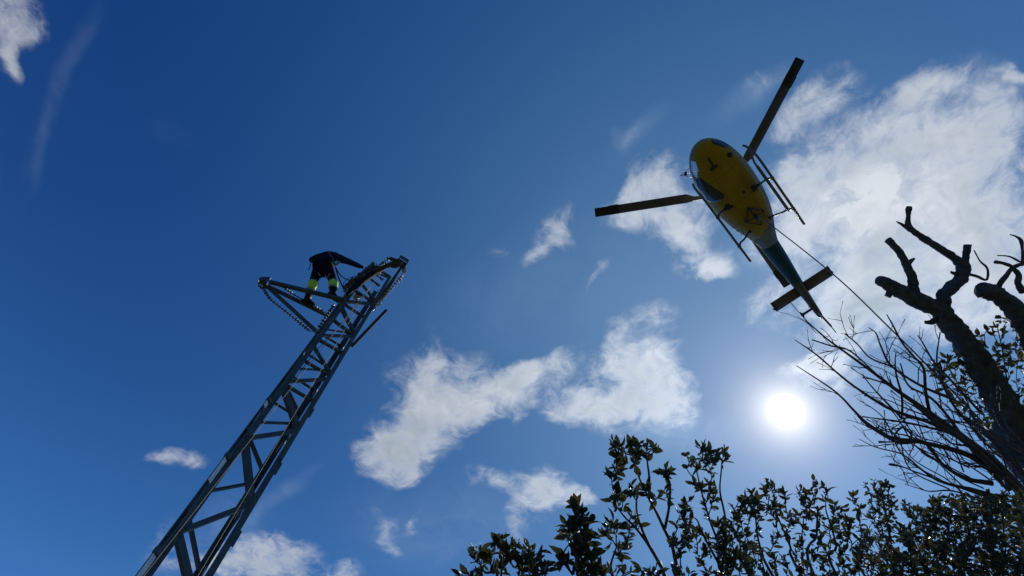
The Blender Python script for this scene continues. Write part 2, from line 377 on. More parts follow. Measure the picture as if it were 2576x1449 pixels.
BR = [
 ('nl', E1(890, 700), 'nr', E1(985, 1760), .07), ('fl', E1(1120, 440), 'fr', E1(1175, 1390), .06),
 ('fl', E1(1350, 150), 'fr', E2(690, 1035), .05), ('nl', E1(920, 710), 'nr', E2(760, 1395), .055),
 ('nl', E2(650, 340), 'nr', E2(745, 1400), .075), ('fl', E2(745, 290), 'fr', E2(810, 860), .07),
 ('nl', E2(700, 345), 'nr', E2(1400, 165), .05), ('fl', E2(840, 145), 'fr', E2(1320, 75), .05),
 ('nl', E3(380, 640), 'nr', E3(555, 1285), .075), ('fl', E3(440, 620), 'fr', E3(545, 1080), .07),
 ('fl', E3(190, 920), 'fr', E3(440, 1100), .05), ('nl', E3(430, 620), 'nr', E3(760, 830), .04),
 ('fl', E3(490, 490), 'fr', E3(760, 680), .05), ('nl', E3(470, 570), 'nr', E3(1010, 470), .045),
 ('fl', E3(560, 400), 'fr', E3(960, 350), .045), ('nl', E3(730, 220), 'nr', E3(1020, 400), .04),
 ('fl', E3(760, 140), 'fr', E3(1000, 310), .05), ('nl', E3(925, 0), 'nr', E3(1040, 380), .045),
 ('nl', E4(30, 1010), 'nr', E4(340, 1190), .045), ('fl', E4(110, 990), 'fr', E4(300, 1110), .05),
 ('nl', E4(100, 960), 'nr', E4(530, 920), .045), ('fl', E4(110, 890), 'fr', E4(430, 880), .045),
 ('nl', E4(200, 640), 'nr', E4(540, 905), .05), ('nl', E4(430, 470), 'nr', E4(550, 880), .04),
 ('fl', E4(390, 520), 'fr', E4(480, 850), .05), ('nl', E4(450, 430), 'nr', E4(690, 600), .045),
 ('nl', E4(450, 370), 'nr', E4(880, 400), .055), ('nl', E4(600, 190), 'nr', E4(870, 370), .045),
 ('nl', E4(790, 110), 'nr', E4(870, 330), .04), ('fl', E4(690, 80), 'fr', E4(790, 300), .06),
 ('nl', E5(700, 700), 'nr', E5(900, 705), .035), ('nl', E5(800, 590), 'nr', E5(960, 705), .045),
 ('fl', E5(600, 840), 'fr', E5(740, 980), .06), ('fl', E5(680, 735), 'fr', E5(820, 835), .045),
]
for r_ in BR: brace(*r_, holes=3 if r_[4] >= .05 and r_[0] == 'fl' else 0)
# zigzag bracing below the frame, down to the ground
zlow = lz('nr', E1(985, 1760)); z = zlow
while z > .9:
    for f in ('n', 'f'):
        for (za, zb) in ((z, z - .30), (z - .30, z - 1.35)):
            ka, kb = (f + 'r', f + 'l') if za == z else (f + 'l', f + 'r')
            a = CORN[ka] + ZUP * za; b = CORN[kb] + ZUP * zb; m = MB()
            m.bar(a + INW[ka][1] * .012, b + INW[kb][1] * .012, ZUP, .055, .006); m.build('brace', 'steel', tower, False)
    z -= 1.35
for s_, (ka, kb) in ((1, ('nl', 'fl')), (-1, ('nr', 'fr'))):      # side faces
    z = 1.0; i = 0
    while z < TOPZ - 1.3:
        a, b = (ka, kb) if i % 2 else (kb, ka); m = MB()
        m.bar(CORN[a] + ZUP * z + WV * s_ * .02, CORN[b] + ZUP * (z + 1.15) + WV * s_ * .02, ZUP, .045, .006); m.build('brace', 'steel', tower, False)
        z += 1.15; i += 1
# splice angles standing proud of the legs, sunlight painted in as pale colour
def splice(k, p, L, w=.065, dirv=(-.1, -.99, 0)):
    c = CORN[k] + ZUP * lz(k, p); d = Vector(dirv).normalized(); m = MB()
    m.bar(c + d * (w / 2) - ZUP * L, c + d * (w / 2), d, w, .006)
    m.build('splice_plate', 'steel_sunlit', tower, False)
    m = MB(); m.bar(c + d * (w / 2) + ZUP * .004, c + d * (w / 2) + ZUP * .07, d, w * 1.05, .05); m.build('splice_cap', 'steel', tower, False)
splice('nl', E1(330, 1060), .52); splice('nl', E2(190, 645), .36); splice('nl', E3(5, 880), .10)
splice('nl', E3(655, 70), .08, .03)
for p, L in ((E2(1170, 415), .22), (E1(2430, 420), .30), (E3(790, 700), .13), (E3(1240, 0), .10)):
    splice('fr', p, L, .05, (.2, -.97, 0))
for p in (E2(1195, 740), E3(790, 985), E1(2680, 1010)):             # lug plates on the outer edge of the near right leg
    c = CORN['nr'] + ZUP * lz('nr', p); m = MB(); m.bar(c + WV * .012 - ZUP * .20, c + WV * .012, WV, .024, .008); m.build('splice_plate', 'steel', tower, False)
# crossarms
def member(p, q, w, name='crossarm_member', u=(0, 0, 1), v=(.5, .5, 0), mt='steel'):
    m = MB(); m.angle(p, q, u, v, w, .008); return m.build(name, mt, tower, False)
TL = atz(*C1(215, 560), 9.4); TR = atz(*C1(1965, 290), 9.8)
A_NL = CORN['nl'] + ZUP * lz('nl', C1(1250, 800)); B_FL = CORN['fl'] + ZUP * lz('fl', C1(1030, 1000)); C_FL = CORN['fl'] + ZUP * lz('fl', C1(850, 1220))
member(TL + Vector((.02, -.03, .02)), A_NL - WV * .01, .07, u=(0, 0, 1), v=(.1, 1, 0)); member(atz(*C1(245, 612), 9.36), B_FL - WV * .01, .06, u=(0, 0, 1), v=(.1, 1, 0))
member(atz(*C1(215, 640), 9.34), C_FL, .07, u=(-.6, .6, 1), v=(.3, -1, 0))
D_NR = CORN['nr'] + ZUP * lz('nr', C1(1610, 830)); D_FR = CORN['fr'] + ZUP * lz('fr', C1(1310, 1210)); E_NL = CORN['nl'] + ZUP * (lz('nl', E5(250, 850)))
member(TR + Vector((.015, -.01, 0)), D_NR + WV * .035 - DV * .012, .05, u=(0, 0, 1), v=(.8, .4, 0)); member(TR + Vector((.01, .03, -.02)), D_FR + WV * .03, .045, u=(0, 0, 1), v=(.8, .4, 0))
member(TR + Vector((-.02, 0, .03)), E_NL, .085, u=(0, 0, 1), v=(.3, -.9, 0))
def tip_plate(c, ax, w, h, t):           # folded end plate of an arm
    ax = Vector(ax).normalized(); sd = ax.cross(ZUP).normalized(); m = MB()
    poly = [c + ax * a * w + ZUP * b * h for a, b in ((-.6, -.5), (.35, -.62), (.62, -.15), (.55, .4), (-.1, .55), (-.6, .4))]
    m.prism([p - sd * t for p in poly], sd * .012); m.prism([p + sd * t for p in poly], sd * -.012)
    m.bar(c + ax * .56 * w - sd * t - ZUP * h * .1, c + ax * .56 * w + sd * t - ZUP * h * .1, ZUP, h * .75, .012)
    m.bar(c - ax * .02 * w - sd * t - ZUP * h * .52, c - ax * .02 * w + sd * t - ZUP * h * .52, ax, w * .9, .012)
    return m.build('end_plate', 'steel', tower, False)
tip_plate(TL - Vector((.05, 0, 0)), (TL - A_NL) * Vector((1, 1, 0)), .17, .17, .09)
tip_plate(TR, (TR - D_NR) * Vector((1, 1, 0)), .17, .17, .10)
# loose bar with holes leaning off the right side
LB0 = CORN['nr'] + ZUP * lz('nr', E4(470, 1095)) + WV * .02; LB1 = ath(*E4(1085, 510), 5.55)
ld = (LB1 - LB0).normalized(); ln0 = Vector((.215, -.96, -.9)); ln0 = (ln0 - ld * ln0.dot(ld)).normalized()
m = MB(); m.bar(LB0, LB1, ld.cross(ln0), .062, .010)
for t in (.34, .55, .72, .93): m.lathe(mid(LB0, LB1, t) + ln0 * .004, ln0, [(-.004, .011), (.006, .011)], 8)
lb = m.build('outrigger_bar', 'rusty', tower, False)

# ------------------------------------------------------------------ insulator strings
def ringpt(mb, c, nrm, r=.035): mb.torus(c, nrm, r, .008)
def insulator(pts, label, rs=.040, pitch=.074, ring=True, group='insulator strings hung from the crossarms', mt='silicone', rod=.011, end=.10, jit=0.0):
    pts = [Vector(p) for p in crs([tuple(p) for p in pts], 10)]
    root = thing('insulator_string', label, 'insulator', pts[0], group)
    L = [0]
    for a, b in zip(pts, pts[1:]): L.append(L[-1] + (b - a).length)
    def P_(s):
        for i in range(len(L) - 1):
            if L[i + 1] >= s: return pts[i].lerp(pts[i + 1], (s - L[i]) / (L[i + 1] - L[i] + 1e-9)), (pts[i + 1] - pts[i]).normalized()
        return pts[-1], (pts[-1] - pts[-2]).normalized()
    m = MB(); q = [P_(end + (L[-1] - 2 * end) * i / 40)[0] for i in range(41)]; m.tube(q, rod, 8)
    s = end + .02; i = 0
    while s < L[-1] - end:
        p, d = P_(s); r = rs * (1 if i % 2 == 0 else .78); d = (d + Vector((random.uniform(-jit, jit), random.uniform(-jit, jit), random.uniform(-jit, jit)))).normalized()
        m.lathe(p, d, [(-.003, rod), (-.0015, r), (.0015, r * .97), (.006, rod)], 12); s += pitch; i += 1
    m.build('shed_stack', mt, root)
    for e in (0, 1):
        m = MB(); p0, d0 = P_(.0 if e == 0 else L[-1]); p1, _ = P_(end if e == 0 else L[-1] - end)
        m.tube([p0.lerp(p1, .55), p1], .017, 8)
        if e == 0 and ring: ringpt(m, p0.lerp(p1, .28), d0.cross(Vector((.3, .4, .8))), .036)
        else: m.tube([p0, p0.lerp(p1, .6)], .008, 6)
        m.build('end_fitting', 'zinc', root)
    return root
ah = lambda q, D: ath(q[0], q[1], D)
insulator([TL + Vector((-.07, -.02, -.13)), ah(C1(250, 770), 6.66), ah(C1(400, 890), 6.58), ah(C1(600, 1050), 6.46), ah(C1(770, 1190), 6.33), C_FL - WV * .03], 'spiky insulator string sagging below the lowest strut of the left crossarm')
insulator([TL + Vector((.02, .0, .05)), ah(C1(400, 605), 6.55), ah(C1(560, 715), 6.42), ah(C1(740, 820), 6.38), ah(C1(880, 900), 6.28), ah(C1(1000, 975), 6.2)], 'spiky insulator string lying along the middle beam of the left crossarm, beside a boot')
insulator([ah(C1(1095, 825), 5.98), ah(C1(1030, 920), 6.02), ah(C1(960, 1020), 6.08), ah(C1(850, 1190), 6.2)], 'short spiky insulator string standing against the left leg of the tower below the boots', ring=False)
insulator([TR + Vector((.02, -.02, -.1)), ah(C1(1985, 430), 5.02), ah(C1(1890, 560), 5.2), ah(C1(1760, 710), 5.42), ah(C1(1660, 830), 5.6), ah(C1(1555, 945), 5.75)], 'glinting insulator string hanging down the right outer side of the right crossarm', rs=.052, mt='porcelain')
insulator([TR + Vector((-.09, .02, .06)), ah(C1(1800, 245), 5.0), ah(C1(1740, 285), 5.12), ah(C1(1660, 340), 5.3), ah(C1(1560, 400), 5.45)], 'thin insulator string on the upper edge of the right crossarm, ringed at the tip', rs=.045)
insulator([TR + Vector((-.05, -.03, -.05)), ah(C1(1880, 335), 4.95), ah(C1(1780, 330), 5.12), ah(C1(1680, 350), 5.25), ah(C1(1560, 430), 5.4), ah(C1(1420, 500), 5.52)], 'thick dark insulator string in the middle of the right crossarm, nearest its hanging ring', rs=.062, pitch=.05)
insulator([ah(C1(1640, 330), 5.36), ah(C1(1500, 420), 5.46), ah(C1(1380, 500), 5.56), ah(C1(1280, 590), 5.64), ah(C1(1180, 690), 5.72)], 'bundled insulator string ending beside the worker\'s knee, uppermost of the heap', rs=.078, pitch=.055, ring=False, jit=.5)
insulator([ah(C1(1700, 400), 5.34), ah(C1(1540, 450), 5.42), ah(C1(1400, 560), 5.52), ah(C1(1290, 650), 5.6), ah(C1(1190, 735), 5.68)], 'bundled insulator string pressed along the black strap, lowest of the heap', rs=.07, pitch=.06, ring=False, jit=.5, mt='porcelain')
insulator([ah(C1(1420, 690), 5.9), ah(C1(1385, 730), 5.93), ah(C1(1345, 785), 5.96)], 'short pale insulator hanging inside the tower frame above the flat brace', rs=.075, pitch=.035, ring=False, mt='porcelain', end=.03)
insulator([ah(C1(1690, 360), 5.33), ah(C1(1590, 340), 5.40), ah(C1(1500, 400), 5.5), ah(C1(1370, 540), 5.6), ah(C1(1250, 640), 5.7)], 'bundled insulator string under the worker\'s hand, in the middle of the heap', rs=.07, pitch=.07, ring=False, jit=.6)
sp = [ah(C1(1745, 375), 5.30), ah(C1(1620, 425), 5.34), ah(C1(1480, 510), 5.42), ah(C1(1380, 590), 5.5), ah(C1(1300, 655), 5.58), ah(C1(1240, 720), 5.64)]
m = MB(); q = [Vector(p) for p in crs([tuple(p) for p in sp], 6)]
wid = [.022 + .055 * math.sin(math.pi * i / (len(q) - 1)) ** .8 for i in range(len(q))]
m.tube(q, wid, 10, wob=.25, wsc=14); tag(m.build('tarpaulin_roll', 'strap'), 'black rolled strip lying along the right crossarm under the heap of insulators', 'tarpaulin')

# ------------------------------------------------------------------ ropes on the tower
def rope(pts, r, mt, label, name='rope', cat='rope', group=None, n=6):
    m = MB(); m.tube([Vector(p) for p in crs([tuple(p) for p in pts], 8)], r, n); o = m.build(name, mt); tag(o, label, cat, group); return o
def dn(x, y, D): return ath(x, y, D)
def vrope(top, bot, D0, D1, r, mt, label):
    a = ath(*top, D0); b = ath(*bot, D1); d = (b - a); t = (.05 - a.z) / d.z; e = a + d * t
    rope([a, a.lerp(b, .5), b, b.lerp(e, .5), e], r, mt, label)
vrope(E5(735, 655), E1(690, 950), 5.52, 5.62, .004, 'rope_tan', 'pale tan rope running down the left side of the tower frame')
vrope(E4(830, 110), E1(1200, 1430), 5.55, 5.70, .004, 'rope_tan', 'pale rope running down the middle of the tower frame')
rope([ath(*E4(650, 370), 5.62), ath(*E4(400, 690), 5.66), ath(*E4(200, 890), 5.68), ath(*E3(780, 120), 5.74), ath(*E3(480, 520), 5.78)], .006, 'rope_blue', 'short dark rope beside the tan rope inside the tower top')

# ------------------------------------------------------------------ the lineman
J = {}
J['pelvis'] = ath(*C1(945, 400), 6.02); J['hipL'] = ath(*C1(850, 430), 6.14); J['hipR'] = ath(*C1(1035, 430), 5.97)
J['kneeL'] = ath(*C1(800, 585), 6.22); J['kneeR'] = ath(*C1(1075, 585), 5.90)
J['ankL'] = ath(*C1(722, 770), 6.40); J['ankR'] = ath(*C1(1050, 690), 5.93)
J['waist'] = ath(*C1(940, 330), 5.98); J['chest'] = ath(*C1(935, 245), 5.96); J['neck'] = ath(*C1(945, 225), 6.08); J['head'] = ath(*C1(960, 300), 6.30)
J['shR'] = ath(*C1(1070, 215), 5.84); J['shL'] = ath(*C1(825, 250), 6.14)
J['elbR'] = ath(*C1(1240, 275), 5.74); J['wrR'] = ath(*C1(1430, 350), 5.62); J['elbL'] = ath(*C1(778, 262), 6.26); J['wrL'] = ath(*C1(900, 330), 6.48)
boot_dir = Vector((.72, .55, -.12))
person = thing('person', 'worker in dark overalls with yellow knee bands reaching over from the left crossarm', 'person', (J['ankL'] + J['ankR']) / 2 - ZUP * .1)
def skin_obj(name, chains, radii, mt, parent, sub=2, root=None):
    me = bpy.data.meshes.new(name); idx = {}; vs = []; ed = []
    for ch in chains:
        for k in ch:
            if k not in idx: idx[k] = len(vs); vs.append(J[k])
        ed += [(idx[a], idx[b]) for a, b in zip(ch, ch[1:])]
    me.from_pydata([tuple(v) for v in vs], ed, []); me.materials.append(MT[mt])
    o = bpy.data.objects.new(name, me); COL.objects.link(o)
    mo = o.modifiers.new('skin', 'SKIN'); mo.use_smooth_shade = True
    sv = me.skin_vertices[0].data
    for k, i in idx.items():
        r = radii[k]; sv[i].radius = r if isinstance(r, tuple) else (r, r); sv[i].use_root = (k == root)
    ss = o.modifiers.new('sub', 'SUBSURF'); ss.levels = sub; ss.render_levels = sub
    o.parent = parent; o.matrix_parent_inverse = PINV[parent.name]; return o
J['toeL'] = J['ankL'] + Vector((.14, .06, -.1)); J['toeR'] = J['ankR'] + Vector((.13, .08, -.12))
J['calfL'] = mid(J['kneeL'], J['ankL'], .4); J['calfR'] = mid(J['kneeR'], J['ankR'], .4)
J['thL'] = mid(J['hipL'], J['kneeL'], .45); J['thR'] = mid(J['hipR'], J['kneeR'], .45)
J['faR'] = mid(J['elbR'], J['wrR'], .35); J['uaR'] = mid(J['shR'], J['elbR'], .5)
J['headtop'] = J['head'] + (J['head'] - J['neck']).normalized() * .10
J['palmR'] = J['wrR'] + (J['wrR'] - J['elbR']).normalized() * .07; J['palmL'] = J['wrL'] + Vector((.06, .04, .0))
rad = dict(pelvis=.17, hipL=.12, hipR=.12, thL=.10, thR=.10, kneeL=.078, kneeR=.078, calfL=.075, calfR=.075, ankL=.055, ankR=.055, toeL=.04, toeR=.04, waist=.175, chest=.185, neck=.075,
           head=.10, headtop=.07, shR=.105, shL=.105, uaR=.075, elbR=.062, faR=.06, wrR=.04, elbL=.065, wrL=.04, palmR=.035, palmL=.035)
chains = [['pelvis', 'waist', 'chest', 'neck', 'head', 'headtop'], ['pelvis', 'hipL', 'thL', 'kneeL', 'calfL', 'ankL', 'toeL'], ['pelvis', 'hipR', 'thR', 'kneeR', 'calfR', 'ankR', 'toeR'],
          ['chest', 'shR', 'uaR', 'elbR', 'faR', 'wrR', 'palmR'], ['chest', 'shL', 'elbL', 'wrL', 'palmL']]
body = skin_obj('body', chains, rad, 'cloth', person, 2, 'pelvis')
for hand, wr in (('palmR', 'wrR'), ('palmL', 'wrL')):                 # gloved fingers curled over what they hold
    d = (J[hand] - J[wr]).normalized(); sd = d.cross(Vector((.2, -.6, -.7))).normalized(); dnv = d.cross(sd)
    if dnv.z > 0: dnv = -dnv
    m = MB()
    for i, (o_, ln) in enumerate(((-.027, .075), (-.009, .085), (.010, .08), (.027, .062))):
        b0 = J[hand] + sd * o_ + d * .02
        m.tube([Vector(p) for p in crs([b0, b0 + d * ln * .5 + dnv * .01, b0 + d * ln * .8 + dnv * .035, b0 + d * ln * .75 + dnv * .06], 3)], .009, 6)
    b0 = J[hand] + sd * .03 - d * .01
    m.tube([Vector(p) for p in crs([b0, b0 + sd * .03 + d * .025, b0 + sd * .03 + d * .06 + dnv * .02], 3)], .010, 6)
    m.build('glove_fingers', 'cloth', person)
def band(a, b, t0, t1, r0, r1, mt, name):
    m = MB(); n = 6; pts = [mid(a, b, t0 + (t1 - t0) * i / n) for i in range(n + 1)]
    m.tube(pts, [r0 + (r1 - r0) * i / n for i in range(n + 1)], 16, wob=.08, wsc=9); return m.build(name, mt, person)
for s_ in 'LR':
    K_, A_, H_ = J['knee' + s_], J['ank' + s_], J['th' + s_]
    top = mid(H_, K_, .72); bot = mid(K_, A_, .34)
    m = MB(); q = [top, mid(top, K_, .5), K_, mid(K_, bot, .5), bot]; m.tube(q, [.098, .098, .094, .092, .090], 18, wob=.07, wsc=9); m.build('hi_vis_band', 'hivis', person)
    d = (bot - K_).normalized(); m = MB(); m.tube([bot, bot + d * .03], [.093, .091], 18); m.build('reflective_tape', 'reflect', person)
    d = (K_ - top).normalized(); m = MB(); m.tube([top - d * .02, top + d * .004], [.100, .1], 18); m.build('reflective_tape', 'reflect', person)
    # work boot
    m = MB(); t_ = (J['toe' + s_] - A_) ; t_.z = 0; t_.normalize(); bz = A_ - ZUP * .10
    m.tube([Vector(p) for p in crs([A_ + ZUP * .13, A_ + ZUP * .04, A_ - ZUP * .04 + t_ * .03, bz + t_ * .11 + ZUP * .02, bz + t_ * .2 + ZUP * .01], 4)],
           [float(v) for v in np.interp(np.linspace(0, 1, 17), [0, .3, .55, .8, 1], [.066, .064, .068, .056, .038])], 12)
    m.bar(bz - t_ * .06 - ZUP * .025, bz + t_ * .22 - ZUP * .025, ZUP.cross(t_), .095, .03)
    m.build('boot', 'boot', person)
m = MB(); m.tube([Vector(p) for p in crs([mid(J['shR'], J['elbR'], t) for t in (.02, .35, .7, 1)] + [mid(J['elbR'], J['wrR'], .5), mid(J['elbR'], J['wrR'], .96)], 4)],
                 [float(v) for v in np.interp(np.linspace(0, 1, 21), [0, .2, .6, 1], [.105, .098, .072, .048])], 14, wob=.10, wsc=10); m.build('sleeve', 'cloth_blue', person)
# helmet on the bowed head
hd = (J['head'] - J['neck']).normalized(); m = MB(); m.lathe(J['head'] + hd * .015, hd, [(0, .125), (.012, .118), (.05, .112), (.09, .085), (.115, .045), (.122, .0)], 18); m.build('helmet', 'helmet', person)
# harness: belt, shoulder strap, leg loops, loose tail
fw = (J['chest'] - CAM).normalized()
m = MB()
for i in range(19):
    pass
ring = [J['waist'] - ZUP * .05 + (Vector((.82, .45, .35)).normalized() * math.cos(t) * .19 + Vector((-.45, .8, .1)).normalized() * math.sin(t) * .19) for t in [2 * math.pi * i / 20 for i in range(21)]]
m.tube(ring, .022, 6); m.build('harness_belt', 'strap', person)
def strap(pts, mt='reflect', w=.03, name='harness_strap'):
    pts = [Vector(p) for p in crs([tuple(p) for p in pts], 6)]; m = MB()
    vs = []
    for i, p in enumerate(pts):
        d = (pts[min(i + 1, len(pts) - 1)] - pts[max(i - 1, 0)]).normalized(); sd = d.cross(p - CAM).normalized()
        nn = sd.cross(d); vs += [p - sd * w / 2 - nn * .003, p + sd * w / 2 - nn * .003, p + sd * w / 2 + nn * .003, p - sd * w / 2 + nn * .003]
    fs = [(i * 4 + k, i * 4 + (k + 1) % 4, (i + 1) * 4 + (k + 1) % 4, (i + 1) * 4 + k) for i in range(len(pts) - 1) for k in range(4)]
    m.add(vs, fs + [(0, 1, 2, 3), tuple(len(vs) - 4 + k for k in range(4))]); return m.build(name, mt, person)
MT['strapgrey'] = mat('worn_grey_webbing', (.07, .075, .075), .8)
strap([ath(*C1(1010, 155), 5.72), ath(*C1(1045, 215), 5.66), ath(*C1(1075, 290), 5.68), ath(*C1(1105, 345), 5.76)], 'strapgrey', .035)
strap([ath(*C1(1165, 285), 5.66), ath(*C1(1130, 310), 5.68), ath(*C1(1100, 340), 5.76)], 'strapgrey', .022)
strap([ath(*C1(875, 425), 5.90), ath(*C1(885, 455), 5.92), ath(*C1(900, 470), 5.94)], 'reflect', .018)
strap([ath(*C1(960, 455), 5.86), ath(*C1(985, 495), 5.88), ath(*C1(1028, 440), 5.80)], 'reflect', .014)
strap([ath(*C1(778, 310), 6.08), ath(*C1(765, 350), 6.10), ath(*C1(748, 395), 6.12)], 'strapgrey', .02)
m = MB(); pa = [ath(*C1(1105, 265), 5.78), ath(*C1(1160, 285), 5.76), ath(*C1(1100, 325), 5.80)]; m.prism(pa, (0.01, .012, .004)); m.build('cloth_flap', 'reflect', person, False)
# lanyards from the belt to the tower
rope([ath(*C1(1095, 350), 5.80), ath(*C1(1140, 430), 5.72), ath(*C1(1200, 490), 5.66), ath(*C1(1275, 525), 5.62), ath(*C1(1330, 480), 5.56)], .011, 'strap', 'dark looped lanyard from the worker\'s belt to the insulator heap', 'lanyard', 'lanyard')
rope([ath(*C1(1100, 365), 5.80), ath(*C1(1125, 450), 5.76), ath(*C1(1160, 540), 5.74), ath(*C1(1195, 620), 5.72)], .014, 'strap', 'thick dark lanyard running straight from the belt down to the tower leg', 'lanyard', 'lanyard')
rope([ath(*C1(1330, 480), 5.56), ath(*C1(1250, 510), 5.58), ath(*C1(1205, 560), 5.62), ath(*C1(1200, 620), 5.68)], .007, 'rope_blue', 'thin dark cord arching between the insulator heap and the tower leg', 'cord', 'cord')

# ------------------------------------------------------------------ helicopter (own frame: x forward, y left, z up, metres from the skid soles)
HP = Vector((8.46, 4.81, 17.85)) + Vector((0, 0, EYE))
heli = thing('helicopter', 'yellow and dark green helicopter with three blades hovering, seen from below', 'helicopter', HP, None, False)
heli.rotation_euler = (0, R(-.3), R(-134.9))
ST = [(3.10, .03, 1.12, 1.20), (3.06, .20, .99, 1.34), (2.93, .40, .86, 1.52), (2.65, .62, .74, 1.76), (2.25, .79, .66, 2.00), (1.7, .905, .61, 2.20), (1.1, .945, .585, 2.30), (.4, .925, .58, 2.36), (-.3, .83, .61, 2.46),
      (-.9, .68, .72, 2.50), (-1.4, .52, .92, 2.45), (-1.8, .41, 1.12, 2.36), (-2.1, .36, 1.28, 2.27)]
SX = [s[0] for s in ST][::-1]
def sec(x):
    return [float(np.interp(x, SX, [s[i] for s in ST][::-1])) for i in (1, 2, 3)]
_fine = crs(ST, 5); FXS = [f[0] for f in _fine][::-1]
def fsec(x): return [float(np.interp(x, FXS, [f[i] for f in _fine][::-1])) for i in (1, 2, 3)]
def fus(x, ph, off=0.0):                # ph: 0 = keel, + = left side, degrees
    hw, zb, zt = fsec(x); zm = zb + (zt - zb) * .46; a = R(ph); ex = 2 / 2.5
    s_, c_ = math.sin(a), math.cos(a)
    y = hw * math.copysign(abs(s_) ** ex, s_)
    z = zm - (zm - zb) * abs(c_) ** ex if c_ > 0 else zm + (zt - zm) * abs(c_) ** ex
    p = Vector((x, y, z))
    if off:
        n_ = Vector((0, y / (hw * hw + .01), (z - zm) / ((zm - zb if z < zm else zt - zm) ** 2 + .01)))
        if x > 2.2: n_.x = (x - 2.2) * 1.6
        p = p + n_.normalized() * off
    return p
def inside(poly, x, y):
    c = False; k = len(poly)
    for i in range(k):
        (x1, y1), (x2, y2) = poly[i], poly[(i + 1) % k]
        if (y1 > y) != (y2 > y) and x < (x2 - x1) * (y - y1) / (y2 - y1) + x1: c = not c
    return c
CHIN = [(2.70, -50), (2.85, -80), (2.4, -88), (2.15, -66), (2.35, -50)]
SCREEN = [(2.9, 120), (2.3, 155), (1.4, 168), (1.2, 120), (2.0, 100)]
HOLES = [CHIN, SCREEN, [(x, -p) for x, p in SCREEN]]
m = MB(); xs = [f[0] for f in _fine]; nn = 60
vs = [fus(x, 360 * k / nn) for x in xs for k in range(nn)]
fs = []; mi = []
for i in range(len(xs) - 1):
    for k in range(nn):
        xc = (xs[i] + xs[i + 1]) / 2; pc = 360 * (k + .5) / nn; pc = pc - 360 if pc > 180 else pc
        if any(inside(h_, xc, pc) for h_ in HOLES): continue
        fs.append((i * nn + k, i * nn + (k + 1) % nn, (i + 1) * nn + (k + 1) % nn, (i + 1) * nn + k))
m.add(vs, fs); m.add([vs[k] for k in range(nn)], [tuple(range(nn))[::-1]]); m.add([vs[-nn + k] for k in range(nn)], [tuple(range(nn))])
fmid = [sum((Vector(m.v[i]) for i in f), Vector()) / len(f) for f in m.f]
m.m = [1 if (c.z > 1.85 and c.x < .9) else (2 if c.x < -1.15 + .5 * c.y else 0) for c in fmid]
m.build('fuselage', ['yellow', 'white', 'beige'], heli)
def patch(poly, off, mt, name, n=14, thick=.0):      # panel following the hull; poly in (x, ph)
    px_ = [p[0] for p in poly]; pp = [p[1] for p in poly]; cx_, cp = sum(px_) / len(poly), sum(pp) / len(poly)
    ring_ = crs(list(poly) + [poly[0]], 5)[:-1]; m = MB(); vs = []; rs = [1, .985, .8, .5, .2]
    for j, r_ in enumerate(rs):
        for q in ring_: vs.append(fus(cx_ + (q[0] - cx_) * r_, cp + (q[1] - cp) * r_, (.0 if j == 0 else off + thick * (1 - r_))))
    k = len(ring_); vs.append(fus(cx_, cp, off + thick))
    fs = [(j * k + i, j * k + (i + 1) % k, (j + 1) * k + (i + 1) % k, (j + 1) * k + i) for j in range(len(rs) - 1) for i in range(k)]
    fs += [((len(rs) - 1) * k + i, (len(rs) - 1) * k + (i + 1) % k, len(vs) - 1) for i in range(k)]
    m.add(vs, fs); return m.build(name, mt, heli)
patch([(2.82, 32), (2.93, 60), (2.6, 82), (2.3, 66), (2.5, 42)], .008, 'glass', 'chin_window')
patch(CHIN, .008, 'clear', 'chin_window')
patch([(2.1, -50), (1.75, -36), (1.45, -27), (1.15, -20), (1.0, -26), (1.0, -50), (1.15, -80), (1.6, -88), (2.05, -78)], .012, 'glass', 'door_window', thick=.07)
patch(SCREEN, .01, 'clear', 'windscreen'); patch([(x, -p) for x, p in SCREEN], .01, 'clear', 'windscreen')
patch([(1.1, 98), (1.1, 140), (.1, 140), (.0, 98)], .01, 'glass', 'door_window')
patch([(-.1, -98), (.5, -98), (.5, -135), (-.1, -135)], .01, 'glass', 'door_window')
# belly details
def blob(x, y, r, name, mt='black', h=.05):
    ph = math.degrees(math.asin(max(-1, min(1, (abs(y) / fsec(x)[0]) ** 1.25)))) * (1 if y > 0 else -1)
    p = fus(x, ph); m = MB(); m.lathe(p + Vector((0, 0, .02)), (0, 0, -1), [(0, r), (h * .6, r), (h, r * .7), (h * 1.15, 0.001)], 14); return m.build(name, mt, heli)
blob(.75, .17, .055, 'drain_cap'); blob(.55, -.42, .06, 'drain_cap'); blob(-.25, -.30, .05, 'drain_cap'); blob(2.15, .52, .10, 'landing_light', 'black', .07); blob(1.35, -.10, .03, 'drain_cap', 'reflect', .02)
m = MB(); p0 = fus(2.35, -6); m.bar(p0 + Vector((.25, .02, -.03)), p0 + Vector((-.15, -.02, -.09)), (0, 1, 0), .05, .03); m.bar(p0 + Vector((-.17, -.17, -.08)), p0 + Vector((-.17, .10, -.08)), (1, 0, 0), .09, .04); m.build('belly_antenna', 'black', heli)
m = MB(); p0 = fus(2.55, -22); m.tube([p0, p0 + Vector((.0, .28, .02))], .012, 6); m.build('wire_strake', 'black', heli)
for sgn in (-1, 1):                       # seam lines and door sills
    for ph in (52, 66):
        m = MB(); m.tube([fus(x, sgn * ph, .002) for x in np.linspace(.5, -1.9, 20)], .006, 5); m.build('seam', 'brown', heli)
